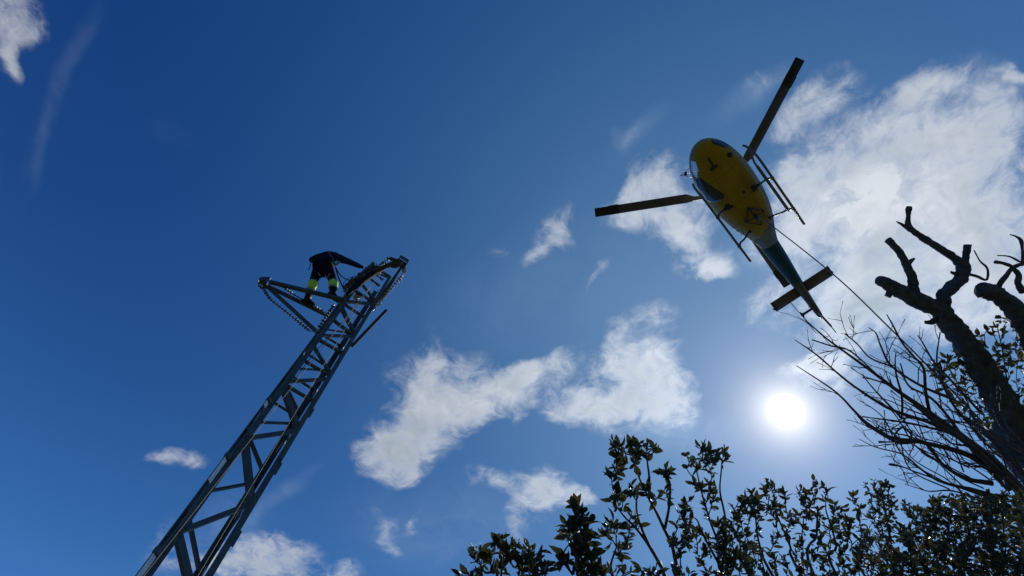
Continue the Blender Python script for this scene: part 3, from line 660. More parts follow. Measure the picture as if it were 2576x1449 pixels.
for sgn in (-1, 1):
    m = MB(); m.tube([fus(x, sgn * 17, .001) for x in np.linspace(2.05, -1.1, 24)], .004, 5); m.build('seam', 'brown', heli)
    m = MB(); q = [(1.45, 22), (1.45, 40), (.85, 40), (.85, 22), (1.45, 22)]
    m.tube([fus(a[0] + (b[0] - a[0]) * t, sgn * (a[1] + (b[1] - a[1]) * t), .001) for a, b in zip(q, q[1:]) for t in (0, .5)] + [fus(1.45, sgn * 22, .001)], .004, 5); m.build('hatch_seam', 'brown', heli)
for x in (1.75, .55, -.6, -1.15):
    m = MB(); m.tube([fus(x, ph, .001) for ph in np.linspace(-70, 70, 24)], .005, 5); m.build('seam', 'brown', heli)
for i in range(6):
    x = -.4 - i * .24; m = MB(); m.tube([fus(x, -62, .012), fus(x - .03, -74, .02)], .012, 5); m.build('step_rung', 'black', heli)
# mirror on a wire bracket by the nose
m = MB(); b0 = fus(2.60, -70); b1 = fus(2.15, -72); tipm = Vector((2.62, -1.15, .85))
m.tube([b0, tipm, b1], .012, 6); m.tube([fus(2.4, -50), tipm], .010, 6); m.build('mirror_bracket', 'black', heli)
m = MB(); m.lathe(tipm.lerp((b0 + b1) / 2, .35), (-.3, .5, -.6), [(-.03, .05), (0, .085), (.02, .08)], 14); m.build('mirror', 'black', heli)
m = MB(); m.lathe(tipm, (0, -1, 0), [(-.02, .02), (.02, .03), (.04, .0)], 10); m.build('mirror_lamp', 'mirror', heli)
# tail boom, fins, stabiliser
TB = [(-2.06, .355, 1.77), (-2.6, .335, 1.785), (-3.1, .31, 1.80), (-3.7, .27, 1.83), (-4.4, .225, 1.875), (-5.2, .175, 1.92), (-6.0, .135, 1.96), (-6.55, .11, 1.99), (-6.75, .05, 2.0)]
m = MB(); nb = 20; tb = crs(TB, 4); vs = [(x, r_ * math.sin(2 * math.pi * k / nb), z + 1.15 * r_ * -math.cos(2 * math.pi * k / nb)) for x, r_, z in tb for k in range(nb)]
m.add(vs, [(i * nb + k, i * nb + (k + 1) % nb, (i + 1) * nb + (k + 1) % nb, (i + 1) * nb + k) for i in range(len(tb) - 1) for k in range(nb)])
m.m = [1 if (Vector(m.v[f[0]]).x < -4.40) else 0 for f in m.f]
m.build('tail_boom', ['green', 'brown'], heli)
m = MB(); m.tube([(-2.9, -.08, 2.20), (-4.5, -.05, 2.16), (-5.9, -.04, 2.14)], .06, 8); m.build('drive_shaft_cover', 'white', heli)
def foil(le, te, t, span_axis, name, mt):    # thin tapered aerofoil between two chord lines: le/te lists of points at each end
    m = MB(); prof = [(0, 0), (.08, .6), (.3, 1), (.6, .7), (1, .05)]
    vs = []
    for a, b in zip(le, te):
        a, b = Vector(a), Vector(b); nrm = (b - a).normalized().cross(Vector(span_axis)).normalized()
        ring_ = [a.lerp(b, u) + nrm * t * v / 2 for u, v in prof] + [a.lerp(b, u) - nrm * t * v / 2 for u, v in prof[::-1][:-1]]
        vs += ring_
    k = len(vs) // len(le)
    fs = [(j * k + i, j * k + (i + 1) % k, (j + 1) * k + (i + 1) % k, (j + 1) * k + i) for j in range(len(le) - 1) for i in range(k)]
    fs += [tuple(range(k))[::-1], tuple((len(le) - 1) * k + i for i in range(k))]
    m.add(vs, fs); return m.build(name, mt, heli)
for sgn in (1, -1):
    o = foil([(-4.66, 0.02 * sgn, 1.86), (-4.66, 1.27 * sgn, 1.86)], [(-5.18, 0.02 * sgn, 1.86), (-5.18, 1.27 * sgn, 1.86)], .07, (0, 1, 0), 'stabilizer', 'brown')
    m = MB(); m.box((-4.9, 1.285 * sgn, 1.86), (.24, 0, 0), (0, .014, 0), (0, 0, .045)); m.box((-5.02, 1.31 * sgn, 1.86), (.05, 0, 0), (0, .02, 0), (0, 0, .02)); m.build('stabilizer_cap', 'brown', heli, False)
foil([(-6.05, 0, 2.0), (-6.65, 0, 3.05)], [(-6.85, 0, 2.0), (-7.05, 0, 3.05)], .09, (0, 0, 1), 'tail_fin', 'brown')
foil([(-6.0, 0, 1.95), (-6.6, 0, 1.22)], [(-6.75, 0, 1.95), (-6.9, 0, 1.22)], .08, (0, 0, 1), 'tail_fin', 'brown')
m = MB(); m.tube([(-6.3, 0, 1.75), (-6.65, 0, 1.3), (-7.05, 0, 1.16), (-7.15, 0, 1.2)], .022, 8); m.build('tail_skid', 'white', heli)
# tail rotor on the right side
m = MB(); m.tube([(-6.1, -.05, 1.98), (-6.1, -.55, 1.98)], .05, 10); m.lathe((-6.1, -.5, 1.98), (0, -1, 0), [(0, .09), (.06, .09), (.1, .05)], 12); m.bar((-6.22, -.56, 1.9), (-5.98, -.56, 2.06), (0, 1, 0), .06, .06); m.build('tail_rotor_hub', 'black', heli)
for a in (R(35), R(215)):
    d = Vector((math.cos(a), 0, math.sin(a))); c = Vector((-6.1, -.58, 1.98)); q = Vector((0, 1, 0)).cross(d)
    m = MB(); m.prism([c + d * .12 - q * .04, c + d * .3 - q * .09, c + d * .93 - q * .09, c + d * .93 + q * .09, c + d * .3 + q * .09, c + d * .12 + q * .04], (0, -.02, 0)); m.build('tail_rotor_blade', 'blade', heli, False)
# main rotor
HZ = 3.05
m = MB(); m.tube([(0, 0, 2.4), (0, 0, HZ + .08)], .11, 14); m.lathe((0, 0, HZ - .06), (0, 0, 1), [(0, .30), (.06, .36), (.12, .30), (.16, .12)], 18); m.build('rotor_mast', 'black', heli)
for i in range(3):
    a = R(61.3 - 120 * i); cone = .03; d = Vector((math.cos(a) * math.cos(cone), math.sin(a) * math.cos(cone), math.sin(cone))); q = Vector((0, 0, 1)).cross(d).normalized()
    c = Vector((0, 0, HZ)); LE, TE = -.12, .28                          # leading edge ahead of the pitch axis
    def edge(r_, l, t_): return c + d * r_ + q * l, c + d * r_ + q * t_
    S_ = [(.25, -.07, .07), (.9, -.07, .08), (1.30, -.09, .10), (1.62, -.13, .25), (4.35, -.13, .25)]
    le, te = zip(*[edge(*s_) for s_ in S_]); rb = foil(le, te, .045, d, 'rotor_blade', 'blade')
    S_ = [(4.35, -.135, .255), (4.36, -.135, .275), (4.75, -.135, .275), (4.76, -.13, .255), (5.345, -.13, .25)]
    le, te = zip(*[edge(*s_) for s_ in S_]); tp = foil(le, te, .046, d, 'blade_tip', 'bladetip')
    tp.parent = rb
    m = MB(); m.tube([c + d * .2, c + d * .95], .07, 10); m.build('blade_grip', 'black', heli)
# landing gear
for sgn in (1, -1):
    pts = crs([(-1.40, 1.08 * sgn, .045), (-1.1, 1.08 * sgn, .045), (0, 1.08 * sgn, .045), (1.35, 1.08 * sgn, .045), (1.75, 1.08 * sgn, .10), (1.98, 1.08 * sgn, .26), (2.10, 1.06 * sgn, .46), (2.16, 1.02 * sgn, .64)], 6)
    m = MB(); m.tube([Vector(p) for p in pts], .042, 10)
    m.bar((-1.05, 1.08 * sgn, .03), (1.3, 1.08 * sgn, .03), (0, 1, 0), .075, .03)
    for k in range(8): m.box((-.2 - k * .1, 1.115 * sgn, .03), (.012, 0, 0), (0, .015, 0), (0, 0, .02))
    m.build('skid', 'gear', heli)
    if sgn > 0: m = MB(); m.tube([(-.66, .93 * sgn, .13), (1.55, .93 * sgn, .24), (2.0, 1.04 * sgn, .36)], .035, 8); m.bar((-.6, .93 * sgn, .12), (1.4, .93 * sgn, .22), (0, 1, 0), .10, .02); m.build('step_board', 'gear', heli)
    for x, xo in ((.62, .79), (-.78, -.64)):
        y0 = .52 if x > 0 else .40
        ph = math.degrees(math.asin((y0 / fsec(x)[0]) ** 1.25)) * sgn; p0 = fus(x, ph)
        m = MB(); m.tube([Vector(p) for p in crs([p0 + Vector((0, -.1 * sgn, .03)), p0 + Vector((.03, .06 * sgn, -.05)), (x * .4 + xo * .6, .76 * sgn, .40), (xo, .95 * sgn, .24), (xo, 1.075 * sgn, .06)], 5)], .035, 10); m.build('cross_tube', 'black', heli)
        kb = 1.0 if x > 0 else .45
        m = MB(); m.box(p0 + Vector((0, 0, -.02)), (.11 * kb, 0, 0), (0, .07 * kb, 0), (0, 0, .05 * kb)); m.box(p0 + Vector((0, .10 * sgn * kb, -.03)), (.05 * kb, 0, 0), (0, .08 * kb, 0), (0, 0, .04 * kb)); m.build('tube_clamp', 'black', heli); m = MB(); m.lathe((xo, 1.075 * sgn, .12), (0, 0, -1), [(0, .06), (.08, .065)], 10); m.build('skid_shoe', 'black', heli)
# cargo swing frame with hook
hx, hz = -.24, .48; fr_ = [(hx + .42, -.02, hz + .04), (hx - .02, .34, hz), (hx - .46, .0, hz + .08), (hx + .0, -.36, hz)]
m = MB(); m.tube([Vector(p) for p in fr_ + fr_[:1]], .022, 6, False)
for p in fr_: m.tube([Vector(p), Vector((p[0], p[1] * 1.05, .78))], .014, 6)
m.tube([fr_[0], (hx, 0, hz - .05), fr_[2]], .02, 6); m.tube([fr_[1], (hx, 0, hz - .05), fr_[3]], .02, 6); m.build('swing_frame', 'black', heli)
m = MB(); m.box((hx, 0, hz - .08), (.10, 0, 0), (0, .06, 0), (0, 0, .08)); m.tube([(hx, 0, hz - .1), (hx + .06, 0, hz - .2), (hx, 0, hz - .26), (hx - .06, 0, hz - .2)], .025, 8); m.build('cargo_hook', 'black', heli)
# long line hanging from the hook
HM = Matrix.Translation(HP) @ heli.rotation_euler.to_matrix().to_4x4()
hk = HM @ Vector((hx, 0, hz - .27))
ln = [(1925, 556), (2095, 690), (2240, 828), (2420, 1010), (2560, 1160)]
def near_h(x, y, z): return atz(x, y, z - EYE)
rl = [hk, near_h(*ln[0], 17.6), near_h(*ln[1], 14.4), near_h(*ln[2], 11.5), near_h(*ln[3], 8.3), near_h(*ln[4], 6.0)]
e = rl[-1] + (rl[-1] - rl[-2]) * 2.6; e.z = .05; rl.append(e)
o = rope(rl, .016, 'rope_sling', 'dark long line hanging from the helicopter belly hook down behind the trees', 'sling_rope', 'rope', None, 8)

# ------------------------------------------------------------------ trees
def limb(mb, pts, f, depth, n=10, wob=.16, wsc=7.0, sub=6, knob=False):
    """pts: (x, y, radius in crop px[, depth]); f: crop function; returns 3D path"""
    P_ = []; px = 1.0
    s = (f(1, 0)[0] - f(0, 0)[0])
    for p in pts:
        d = p[3] if len(p) > 3 else depth
        X = f(p[0], p[1]); w_ = at(X[0], X[1], d); P_.append((w_.x, w_.y, w_.z, p[2] * s / PF * d))
    q = crs(P_, sub); path = [Vector(v[:3]) for v in q]; rr = [max(.0015, float(v[3])) for v in q]
    mb.tube(path, rr, n, True, wob, wsc)
    return path, rr
def twigs(mb, path, rr, count, Lr, ang=45, rs=.45, t0=.15, depth_=1, up=None):
    for _ in range(count):
        i = int((t0 + (1 - t0) * random.random()) * (len(path) - 2)); p = path[i]; d = (path[i + 1] - path[i]).normalized()
        o = Vector((random.gauss(0, 1), random.gauss(0, 1), random.gauss(0, 1))); o = (o - d * o.dot(d)).normalized()
        a = R(random.uniform(ang * .5, ang * 1.3)); v = d * math.cos(a) + o * math.sin(a)
        L_ = random.uniform(*Lr); r0 = max(.0030, min(rr[i] * rs, .010)); q = [p.copy()]; n_ = max(4, int(L_ / .06))
        for k in range(n_):
            v = (v + Vector((random.gauss(0, .16), random.gauss(0, .16), random.gauss(.05, .16)))).normalized(); q.append(q[-1] + v * (L_ / n_))
        r_ = [r0 * (1 - .65 * k / n_) * (1.25 if k % 3 == 2 else 1) for k in range(n_ + 1)]
        r_[-1] *= 2.2; mb.tube(q, r_, 5)
        if depth_ > 0: twigs(mb, q, r_, random.choice((0, 1, 1, 2)), (Lr[0] * .35, Lr[1] * .35), 50, .8, .3, depth_ - 1)
# pollarded tree
DT = 5.6
pol = thing('pollarded_tree', 'dark leafless pollarded tree with thick knobbly stub branches', 'tree', (0, 0, 0)); 
m = MB()
base = at(*Q3(1720, 2100), 5.2); base.z = 0
w0 = at(*Q3(1430, 1560), DT - .1)
P_ = [(base.x, base.y, -.05, .34), (mid(base, w0, .5).x, mid(base, w0, .5).y, mid(base, w0, .5).z, .30)]
s3 = Q3(1, 0)[0] - Q3(0, 0)[0]
for x, y, r_ in ((1430, 1560, 112), (1330, 1290, 100), (1180, 1030, 84), (1065, 860, 76), (965, 720, 68), (905, 655, 58), (800, 612, 54), (690, 560, 48), (610, 512, 42), (562, 490, 37)):
    v = at(*Q3(x, y), DT); P_.append((v.x, v.y, v.z, r_ * .8 * s3 / PF * DT))
q = crs(P_, 16); m.tube([Vector(v[:3]) for v in q], [float(v[3]) for v in q], 20, True, .26, 9)
trunk = m.build('trunk', 'bark', pol)
def branch(pts, dt=DT, tw=0, L_=(.2, .5), par=pol, f=Q3, wob=.18):
    m = MB(); p, r_ = limb(m, pts, f, dt, 12, wob * 1.5, 13, 9)
    if tw: twigs(m, p, r_, tw, L_)
    return m.build('branch', 'bark', par)
branch([(785, 600, 30), (768, 540, 27), (760, 490, 24), (735, 420, 21), (690, 340, 20), (650, 290, 19), (630, 268, 22), (618, 258, 20)])
branch([(735, 395, 14), (755, 378, 9), (772, 366, 5)])
branch([(925, 680, 46), (935, 610, 40), (945, 570, 36), (1010, 515, 33), (1045, 460, 36), (1050, 405, 35), (1020, 380, 26), (960, 335, 21), (870, 278, 20), (800, 235, 18), (745, 195, 17), (733, 165, 15), (736, 120, 11), (738, 85, 16), (742, 66, 14)])
branch([(740, 190, 14), (710, 176, 10), (690, 165, 7), (667, 152, 3)])
branch([(1048, 410, 30), (1065, 370, 20), (1075, 320, 18), (1078, 286, 17)])
branch([(640, 545, 22), (625, 570, 17), (615, 585, 15)]); branch([(900, 720, 20), (865, 735, 14), (835, 733, 11)])
branch([(1075, 455, 10), (1130, 468, 8), (1180, 490, 7), (1196, 470, 6), (1190, 420, 6), (1150, 380, 4), (1115, 318, 3)])
branch([(1010, 455, 12), (990, 448, 8), (982, 440, 4)])
# second thick stem of the same pollard, leaving the frame on the right
branch([(1590, 1420, 86), (1540, 1080, 70), (1460, 830, 63), (1385, 700, 56), (1315, 625, 52), (1250, 580, 45), (1190, 555, 48), (1150, 548, 42)], DT - .15)
branch([(1235, 560, 16), (1290, 480, 13), (1345, 415, 12), (1420, 392, 10)], DT - .15)
branch([(1340, 415, 10), (1290, 395, 9), (1238, 385, 12)], DT - .15); branch([(1400, 560, 18), (1370, 510, 17), (1375, 465, 14), (1345, 425, 10)], DT - .15)
branch([(1395, 400, 9), (1396, 330, 8), (1388, 265, 9), (1360, 240, 6), (1325, 228, 4)], DT - .15); branch([(1380, 385, 6), (1320, 355, 5), (1250, 348, 3)], DT - .15)

# bare tree of long thin shoots
DB = 4.2
bare = thing('bare_tree', 'bare tree with long thin leafless shoots fanning toward the sun', 'tree', (0, 0, 0))
bb = at(*Q2(2750, 1900), 3.6); bb.z = 0
m = MB(); hub = at(*Q2(2650, 900), 4.0)
m.tube([Vector(v) for v in crs([bb, mid(bb, hub, .5) + Vector((.05, 0, 0)), hub], 8)], [.07] * 6 + [.06] * 6 + [.05] * 5, 12, True, .15, 8); m.build('trunk', 'twig', bare)
def shoot(pts, f, tw=6, L_=(.12, .4), d0=DB):
    m = MB(); dj = random.uniform(-.35, .35); k = len(pts)
    pts = [(p[0] + (random.uniform(-4, 4) if 0 < i < k - 1 else 0), p[1], p[2] * .76, d0 + dj * i / k) for i, p in enumerate(pts)]
    p, r_ = limb(m, pts, f, d0, 7, .14, 22, 7); twigs(m, p, r_, max(1, int(tw * .7)), L_, 42); return m.build('branch', 'twig', bare)
shoot([(1420, 1750, 40), (1250, 1560, 34), (1080, 1420, 28), (870, 1265, 22), (700, 1150, 15), (540, 1030, 11), (400, 930, 9), (270, 830, 7), (140, 720, 4)], Q3, 12)
shoot([(1080, 1420, 20), (880, 1320, 15), (640, 1240, 12), (450, 1120, 9), (330, 1030, 7), (200, 920, 6), (80, 835, 3)], Q3, 9)
shoot([(1330, 1640, 30), (1080, 1500, 22), (800, 1425, 15), (640, 1400, 12), (500, 1320, 10), (430, 1250, 9), (350, 1170, 7), (270, 1105, 6), (90, 985, 3)], Q3, 10)
shoot([(860, 1270, 14), (835, 1130, 11), (820, 1000, 10), (765, 930, 8), (700, 850, 7), (650, 750, 6), (612, 690, 4)], Q3, 7)
shoot([(1000, 1180, 14), (820, 1105, 10), (640, 990, 8), (580, 880, 6), (550, 800, 5), (508, 765, 3)], Q3, 8)
shoot([(700, 1270, 9), (700, 1160, 8), (665, 1040, 7), (660, 960, 5), (665, 905, 3)], Q3, 4)
shoot([(700, 1290, 9), (600, 1190, 7), (530, 1110, 5), (468, 1035, 3)], Q3, 4)
shoot([(640, 990, 8), (520, 940, 6), (440, 860, 5), (370, 800, 6)], Q3, 4); shoot([(560, 1040, 6), (400, 900, 6), (290, 870, 6), (180, 835, 5)], Q3, 6)
shoot([(1150, 1250, 10), (960, 1050, 8), (880, 960, 7), (820, 850, 5), (790, 810, 3)], Q3, 7); shoot([(1180, 1420, 12), (1010, 1230, 9), (930, 1080, 8), (900, 950, 6), (920, 790, 4)], Q3, 8)
shoot([(1250, 1560, 16), (1000, 1390, 11), (860, 1345, 9), (700, 1310, 8), (470, 1280, 4)], Q3, 8)
shoot([(1320, 1700, 22), (1150, 1530, 15), (900, 1200, 10), (740, 1100, 7), (690, 970, 4)], Q3, 8)
shoot([(2300, 560, 30), (2080, 520, 24), (1880, 400, 18), (1760, 240, 16), (1640, 205, 15), (1560, 215, 14), (1450, 195, 13), (1300, 110, 12), (1200, 40, 10), (1140, -20, 7)], Q2, 8)
shoot([(1600, 200, 12), (1600, 140, 11), (1560, 95, 10), (1520, 80, 13), (1470, 130, 8), (1450, 190, 7)], Q2, 2); shoot([(1520, 85, 8), (1380, 95, 6), (1290, 40, 5), (1260, 10, 3)], Q2, 2)
shoot([(1450, 205, 9), (1390, 205, 8), (1330, 205, 14)], Q2, 1)
shoot([(2400, 700, 30), (2150, 620, 22), (1850, 545, 13), (1680, 430, 11), (1600, 360, 10), (1500, 300, 8), (1300, 250, 6), (1150, 178, 3)], Q2, 9)
shoot([(2450, 760, 30), (2250, 680, 18), (2000, 590, 12), (1800, 520, 9), (1620, 455, 8), (1520, 415, 8), (1440, 400, 16), (1415, 398, 10)], Q2, 4)
shoot([(2200, 700, 14), (1950, 625, 9), (1760, 630, 7), (1650, 600, 5), (1550, 570, 3)], Q2, 6)
shoot([(2760, 800, 52), (2560, 650, 46), (2370, 480, 40), (2180, 290, 34), (1980, 140, 28), (1800, 20, 22), (1700, -60, 18)], Q2, 14, (.2, .5))
shoot([(2700, 600, 40), (2480, 380, 30), (2250, 130, 22), (2050, -20, 16)], Q2, 12, (.2, .5), 4.4); shoot([(2700, 420, 40), (2560, 240, 34), (2400, 60, 26), (2300, -120, 18)], Q2, 12, (.2, .5), 4.5)
shoot([(2650, 330, 22), (2380, 180, 16), (2150, 60, 12), (1900, 20, 9), (1500, -5, 5)], Q2, 10, (.2, .5), 4.3)
for i in range(17):                        # the finer spray of shoots in the crook of the tree
    x0 = random.uniform(1750, 2650); y0 = random.uniform(350, 760); dx = random.uniform(350, 800); dy = random.uniform(250, 760)
    sg = random.uniform(-120, 120)
    shoot([(x0, y0, 9), (x0 - dx * .35 + sg, y0 - dy * .3, 7), (x0 - dx * .7, y0 - dy * .65 + sg, 6), (x0 - dx, y0 - dy, 3)], Q2, 5, (.1, .3), random.uniform(3.9, 5.2))

# ------------------------------------------------------------------ evergreen shrubs
LT = np.array([(0, 0, 0), (-.30, .18, .05), (0, .20, -.02), (.30, .18, .05), (-.5, .48, .10), (0, .5, -.03), (.5, .48, .10), (-.36, .78, .05), (0, .80, -.05), (.36, .78, .05), (0, 1.05, -.10)])
LF = [(0, 2, 1), (0, 3, 2), (1, 2, 5, 4), (2, 3, 6, 5), (4, 5, 8, 7), (5, 6, 9, 8), (7, 8, 10), (8, 9, 10)]
class Leaves:
    def __init__(s): s.T = []
    def add(s, p, d, L_, w=.45):
        d = d.normalized(); o = Vector((random.gauss(0, 1), random.gauss(0, 1), random.gauss(0, 1) + .6)); x = d.cross(o)
        if x.length < .01: x = d.orthogonal()
        x.normalize(); z = x.cross(d); c = random.uniform(-.35, .7)
        s.T.append((p, x * (L_ * w), d * L_, z * L_ * .8, c, random.uniform(.85, 1.15)))
    def build(s, name, mt, parent):
        n_ = len(s.T); V = np.empty((n_, 11, 3))
        for i, (p, x, y, z, c, k) in enumerate(s.T):
            t = LT.copy(); t[:, 2] -= c * t[:, 1] ** 2 * .5; t[:, 0] *= k
            V[i] = np.array(p) + t[:, :1] * np.array(x) + t[:, 1:2] * np.array(y) + t[:, 2:] * np.array(z)
        F_ = [tuple(i * 11 + k for k in f) for i in range(n_) for f in LF]
        m = MB(); m.v = V.reshape(-1, 3).tolist(); m.f = F_; m.m = [0] * len(F_); return m.build(name, mt, parent)
def shrub(label, stems, clusters, depth, leaf=.05, per=(6, 11), spread=.06, dj=.22, stem_r=.008, ground_off=(0, .0), f=Q1, extra=0, minrise=40):
    """stems: lists of frame points (bottom first) with radius scale; clusters: frame points of leaf rosettes"""
    b0 = at(*f(*stems[0][0]), depth); gx, gy = b0.x * .92 + ground_off[0], b0.y * .9 + ground_off[1]
    root = thing('evergreen_shrub', label, 'shrub', (gx, gy, 0), 'evergreen shrubs along the bottom of the view')
    ms = MB(); lv = Leaves(); nodes = []          # (frame x, frame y, depth, radius)
    for st in stems:
        d_ = [depth + random.uniform(-dj, dj) * .6 * i / len(st) for i in range(len(st))]
        P_ = [at(*f(*p), d) for p, d in zip(st, d_)]
        g0 = Vector((gx + random.uniform(-.15, .15), gy + random.uniform(-.15, .15), 0)); pr = ([g0, mid(g0, P_[0], .5) + Vector((.05, -.05, .1))] if st[0][1] >= 1390 else []) + P_
        q = crs([tuple(v) for v in pr], 5); rr = [stem_r * ((1.5 if st[0][1] >= 1390 else .9) - (1.1 if st[0][1] >= 1390 else .5) * i / len(q)) for i in range(len(q))]
        ms.tube([Vector(v) for v in q], rr, 7, True, .15, 40)
        for p, d, k in zip(st, d_, range(len(st))): nodes.append((p[0], p[1], d))
        for a, b, da, db in zip(st, st[1:], d_, d_[1:]):
            for t in (.33, .66): nodes.append((a[0] + (b[0] - a[0]) * t, a[1] + (b[1] - a[1]) * t, da + (db - da) * t))
    for (x, y) in sorted(clusters, key=lambda c: -c[1]):
        best = None
        for nx, ny, d in nodes:
            if ny < y + minrise: continue
            c = math.hypot(nx - x, (ny - y) * .75) + abs(nx - x) * .6
            if best is None or c < best[0]: best = (c, nx, ny, d)
        if best is None: best = (0, x + random.uniform(-40, 40), y + 200, depth)
        _, nx, ny, d = best; d1 = d + random.uniform(-dj, dj) * .5
        a = at(*f(nx, ny), d); e = at(*f(x, y), d1); k = (e - a).length
        mpt = mid(a, e, .5) + Vector((random.gauss(0, 1), random.gauss(0, 1), random.gauss(.5, 1))) * k * .06
        q = [Vector(v) for v in crs([a, mpt, e], 5)]; ms.tube(q, [stem_r * (.45 - .25 * i / len(q)) for i in range(len(q))], 5)
        nodes += [(nx + (x - nx) * .5, ny + (y - ny) * .5, (d + d1) / 2), (x, y, d1)]
        ax_ = (q[-1] - q[-3]).normalized(); ax_ = (ax_ + ZUP * .3).normalized()
        for i in range(random.randint(*per)):
            t = random.random() ** 1.3; p = e - ax_ * spread * t * 1.1
            o = Vector((random.gauss(0, 1), random.gauss(0, 1), random.gauss(0, 1))); o = (o - ax_ * o.dot(ax_)).normalized()
            u = R(random.uniform(15, 50) + 45 * t); v = ax_ * math.cos(u) + o * math.sin(u)
            lv.add(p, v, leaf * random.uniform(.5, 1.35), random.uniform(.34, .56))
        for i in range(random.randint(0, 2) + extra):
            t = random.uniform(.3, .9); p = q[int(t * (len(q) - 1))]; o = Vector((random.gauss(0, 1), random.gauss(0, 1), random.gauss(.3, 1))).normalized()
            lv.add(p, o, leaf * random.uniform(.6, 1.0), .42)
    ms.build('stem', 'stem', root); lv.build('foliage', 'leaf', root); return root
def scatter(poly, n_, mind):
    out = []; xs_ = [p[0] for p in poly]; ys_ = [p[1] for p in poly]; tries = 0
    def inside(x, y):
        c = False; k = len(poly)
        for i in range(k):
            (x1, y1), (x2, y2) = poly[i], poly[(i + 1) % k]
            if (y1 > y) != (y2 > y) and x < (x2 - x1) * (y - y1) / (y2 - y1) + x1: c = not c
        return c
    while len(out) < n_ and tries < n_ * 40:
        tries += 1; x, y = random.uniform(min(xs_), max(xs_)), random.uniform(min(ys_), max(ys_))
        if inside(x, y) and all((x - a) ** 2 + (y - b) ** 2 > mind ** 2 for a, b in out[-400:]): out.append((x, y))
    return out
shrub('low dark-leaved shrub at the bottom centre, leftmost of the shrubs', [[(430, 1420), (400, 1300), (320, 1290), (260, 1150)], [(460, 1420), (455, 1250), (470, 1120)], [(640, 1420), (620, 1280), (590, 1160)], [(760, 1420), (740, 1300), (730, 1160)]],
      [(250, 1080), (290, 1120), (235, 1180), (310, 1210), (310, 1250), (370, 1140), (380, 1180), (430, 1030), (450, 1080), (480, 1000), (500, 1130), (530, 1090), (490, 1210), (580, 1100), (605, 1060), (620, 1180), (690, 1080), (720, 1110), (690, 1170), (740, 1200), (790, 1120), (650, 1230), (720, 1260), (840, 1230), (870, 1260), (830, 1290), (110, 1320), (170, 1310), (590, 1290), (690, 1300), (770, 1300)],
      2.15, .050, (5, 8), .05, .15, .007)
shrub('upright shrub with one thick leafy spire, second from the left at the bottom', [[(1290, 1430), (1250, 1310), (1200, 1110), (1145, 970), (1105, 860), (1088, 760)], [(1130, 1430), (1060, 1310), (985, 1215)], [(1130, 1420), (1120, 1250), (1060, 1100), (1045, 1040)]],
      [(1085, 720), (1060, 770), (1110, 790), (1150, 790), (1165, 850), (1200, 870), (1010, 890), (1060, 890), (1100, 920), (1170, 920), (1030, 950), (1080, 970), (1000, 1000), (1190, 990), (1100, 1040), (1150, 1010), (1120, 1170), (1170, 1190), (980, 1140), (1020, 1190), (970, 1190), (1240, 1150), (1190, 1110), (1130, 1270), (1240, 1280), (1290, 1290), (1180, 1310)],
      2.25, .056, (6, 10), .06, .15, .009)
shrub('tall airy shrub with rosettes of leaves on long bare stems, tallest in the middle', [[(1970, 1430), (1945, 1300), (1900, 1080), (1830, 930), (1770, 800), (1705, 680), (1630, 520), (1585, 400)], [(1870, 1430), (1800, 1240), (1690, 1050), (1590, 920), (1510, 840), (1440, 755)], [(1700, 1060), (1640, 920), (1600, 780), (1600, 650)], [(1835, 930), (1870, 750), (1880, 560), (1850, 480)], [(1705, 680), (1705, 500), (1685, 340)], [(1430, 1430), (1380, 1260), (1430, 1080)]],
      [(1410, 180), (1470, 210), (1510, 230), (1550, 190), (1560, 250), (1610, 200), (1600, 270), (1690, 200), (1680, 260), (1735, 250), (1405, 245), (1440, 300), (1440, 360), (1420, 420), (1395, 475), (1470, 440), (1500, 380), (1600, 350), (1570, 365), (1850, 430), (1810, 450), (1890, 460), (1855, 480), (1405, 590), (1450, 620), (1480, 620), (1555, 570), (1610, 590), (1720, 590), (1765, 665), (1850, 600), (1380, 690), (1480, 690), (1550, 630), (1400, 870), (1360, 900), (1470, 880), (1550, 915), (1440, 910), (1530, 1010), (1330, 985), (1440, 1110), (1490, 1090), (1470, 1200), (1380, 1290), (1560, 1290), (1620, 1280), (1600, 840), (1560, 780), (1490, 1310), (1700, 1290), (1760, 1270)],
      2.6, .050, (5, 9), .06, .22, .009)
shrub('tall shrub with a broad flat-topped leaf cluster, just left of the sun', [[(2360, 1430), (2345, 1100), (2345, 850), (2300, 620), (2310, 440)], [(2350, 1200), (2230, 900), (2150, 640), (2105, 450)], [(2330, 1300), (2160, 980), (2110, 860), (2060, 820)]],
      [(2130, 220), (2160, 260), (2210, 260), (2200, 310), (2280, 280), (2260, 320), (2340, 260), (2330, 320), (2390, 310), (2010, 310), (2050, 340), (2030, 400), (2100, 350), (2150, 340), (2200, 380), (2240, 370), (2100, 400), (2080, 510), (2070, 540), (2130, 580), (2200, 540), (2210, 580), (2260, 550), (2260, 660), (2240, 700), (2190, 680), (2000, 700), (2040, 690), (2030, 770), (1960, 790), (2000, 810), (2050, 860), (2190, 820), (1930, 890), (2010, 920), (2040, 940), (1910, 1010), (2100, 1000), (2310, 840), (2290, 900), (2350, 900)] + scatter([(1900, 900), (2080, 900), (2200, 960), (2450, 880), (2560, 1000), (2560, 1420), (1880, 1420)], 48, 42),
      2.8, .043, (5, 9), .06, .3, .008)
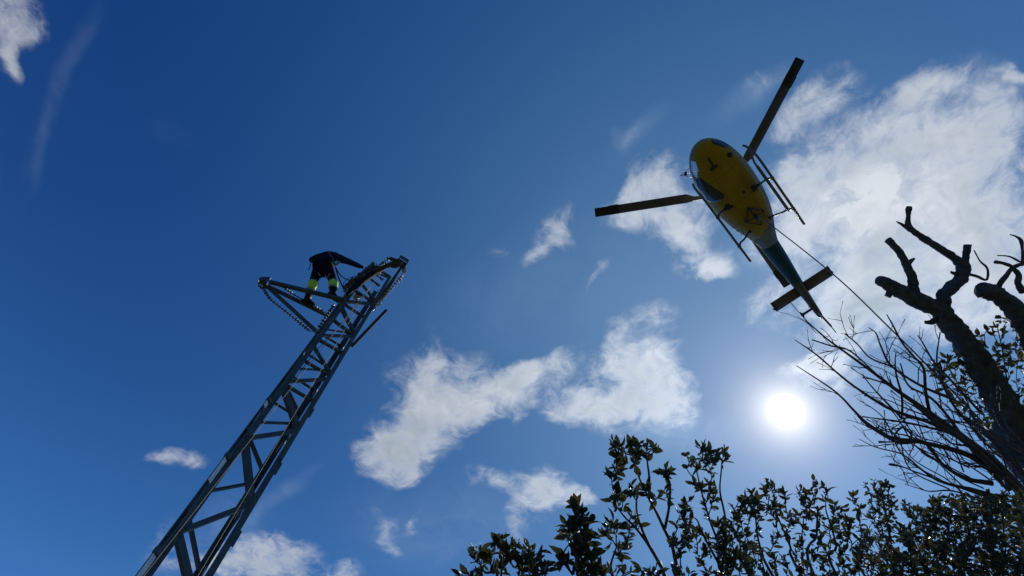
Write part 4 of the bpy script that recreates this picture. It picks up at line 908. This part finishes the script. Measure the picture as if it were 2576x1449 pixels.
shrub('wide shrub with reddish and green leaves below the sun', [[(700, 1430), (560, 1100), (440, 820)], [(800, 1430), (790, 1000), (800, 760)], [(450, 1430), (300, 1100), (260, 820)], [(1000, 1430), (960, 1100), (870, 800)], [(250, 1430), (150, 1200), (120, 1000)]],
      [(370, 530), (360, 570), (400, 570), (340, 600), (230, 640), (170, 660), (140, 720), (200, 690), (270, 680), (430, 570), (460, 610), (500, 620), (520, 650), (760, 530), (790, 570), (660, 610), (700, 640), (740, 620), (680, 680), (850, 590), (890, 620), (640, 670), (760, 700), (960, 760), (1010, 770), (1060, 850), (1090, 910)] + scatter([(100, 720), (240, 660), (380, 600), (520, 680), (560, 780), (640, 700), (760, 650), (900, 680), (1000, 780), (1080, 900), (1060, 1000), (1150, 1100), (1150, 1420), (-60, 1420), (-20, 900)], 125, 40),
      3.0, .043, (5, 9), .07, .4, .009, f=Q2, extra=1)
shrub('dense bushy shrub in the bottom right corner under the bare tree', [[(1500, 1430), (1420, 1000), (1340, 640)], [(1800, 1430), (1750, 1000), (1660, 740)], [(2100, 1430), (2100, 1000), (2050, 760)], [(1250, 1430), (1230, 1200), (1200, 1060)], [(2400, 1430), (2400, 1000), (2380, 800)]],
      [(1330, 540), (1290, 570), (1380, 560), (1410, 570), (1210, 570), (1230, 620), (1100, 640), (1170, 760), (1160, 840), (1270, 780), (1320, 640), (1550, 720), (1590, 740), (1170, 970), (1180, 1000), (1680, 780), (1780, 690), (1850, 740)] + scatter([(1230, 650), (1400, 600), (1500, 720), (1640, 760), (1780, 680), (1950, 640), (2250, 640), (2650, 640), (2650, 1430), (1150, 1430), (1150, 1020), (1260, 920)], 360, 32) + scatter([(1500, 1000), (1750, 820), (2000, 720), (2650, 680), (2650, 1430), (1400, 1430)], 210, 26),
      3.6, .042, (6, 10), .08, .6, .009, f=Q2, extra=2, minrise=30)
shrub('sparse leafy shrub climbing behind the pollarded trunk at the right edge', [[(1500, 1500), (1330, 1150), (1280, 900), (1250, 760)], [(1250, 1500), (1080, 1200), (960, 980), (900, 930)], [(1600, 1400), (1420, 900), (1330, 720)]],
      [(1130, 800), (1200, 770), (1250, 760), (1280, 790), (1230, 800), (1260, 870), (1290, 880), (1180, 860), (1310, 720), (1270, 710), (1360, 760), (1370, 820), (880, 960), (910, 980), (930, 1000), (850, 990), (960, 940), (1030, 930), (1060, 990), (1240, 1000), (1270, 960), (1290, 1010)] + scatter([(850, 1000), (1000, 900), (1150, 950), (1250, 900), (1400, 800), (1420, 1450), (1250, 1450), (1100, 1300), (950, 1150)], 90, 40),
      5.9, .075, (4, 8), .10, .5, .010, f=Q3)
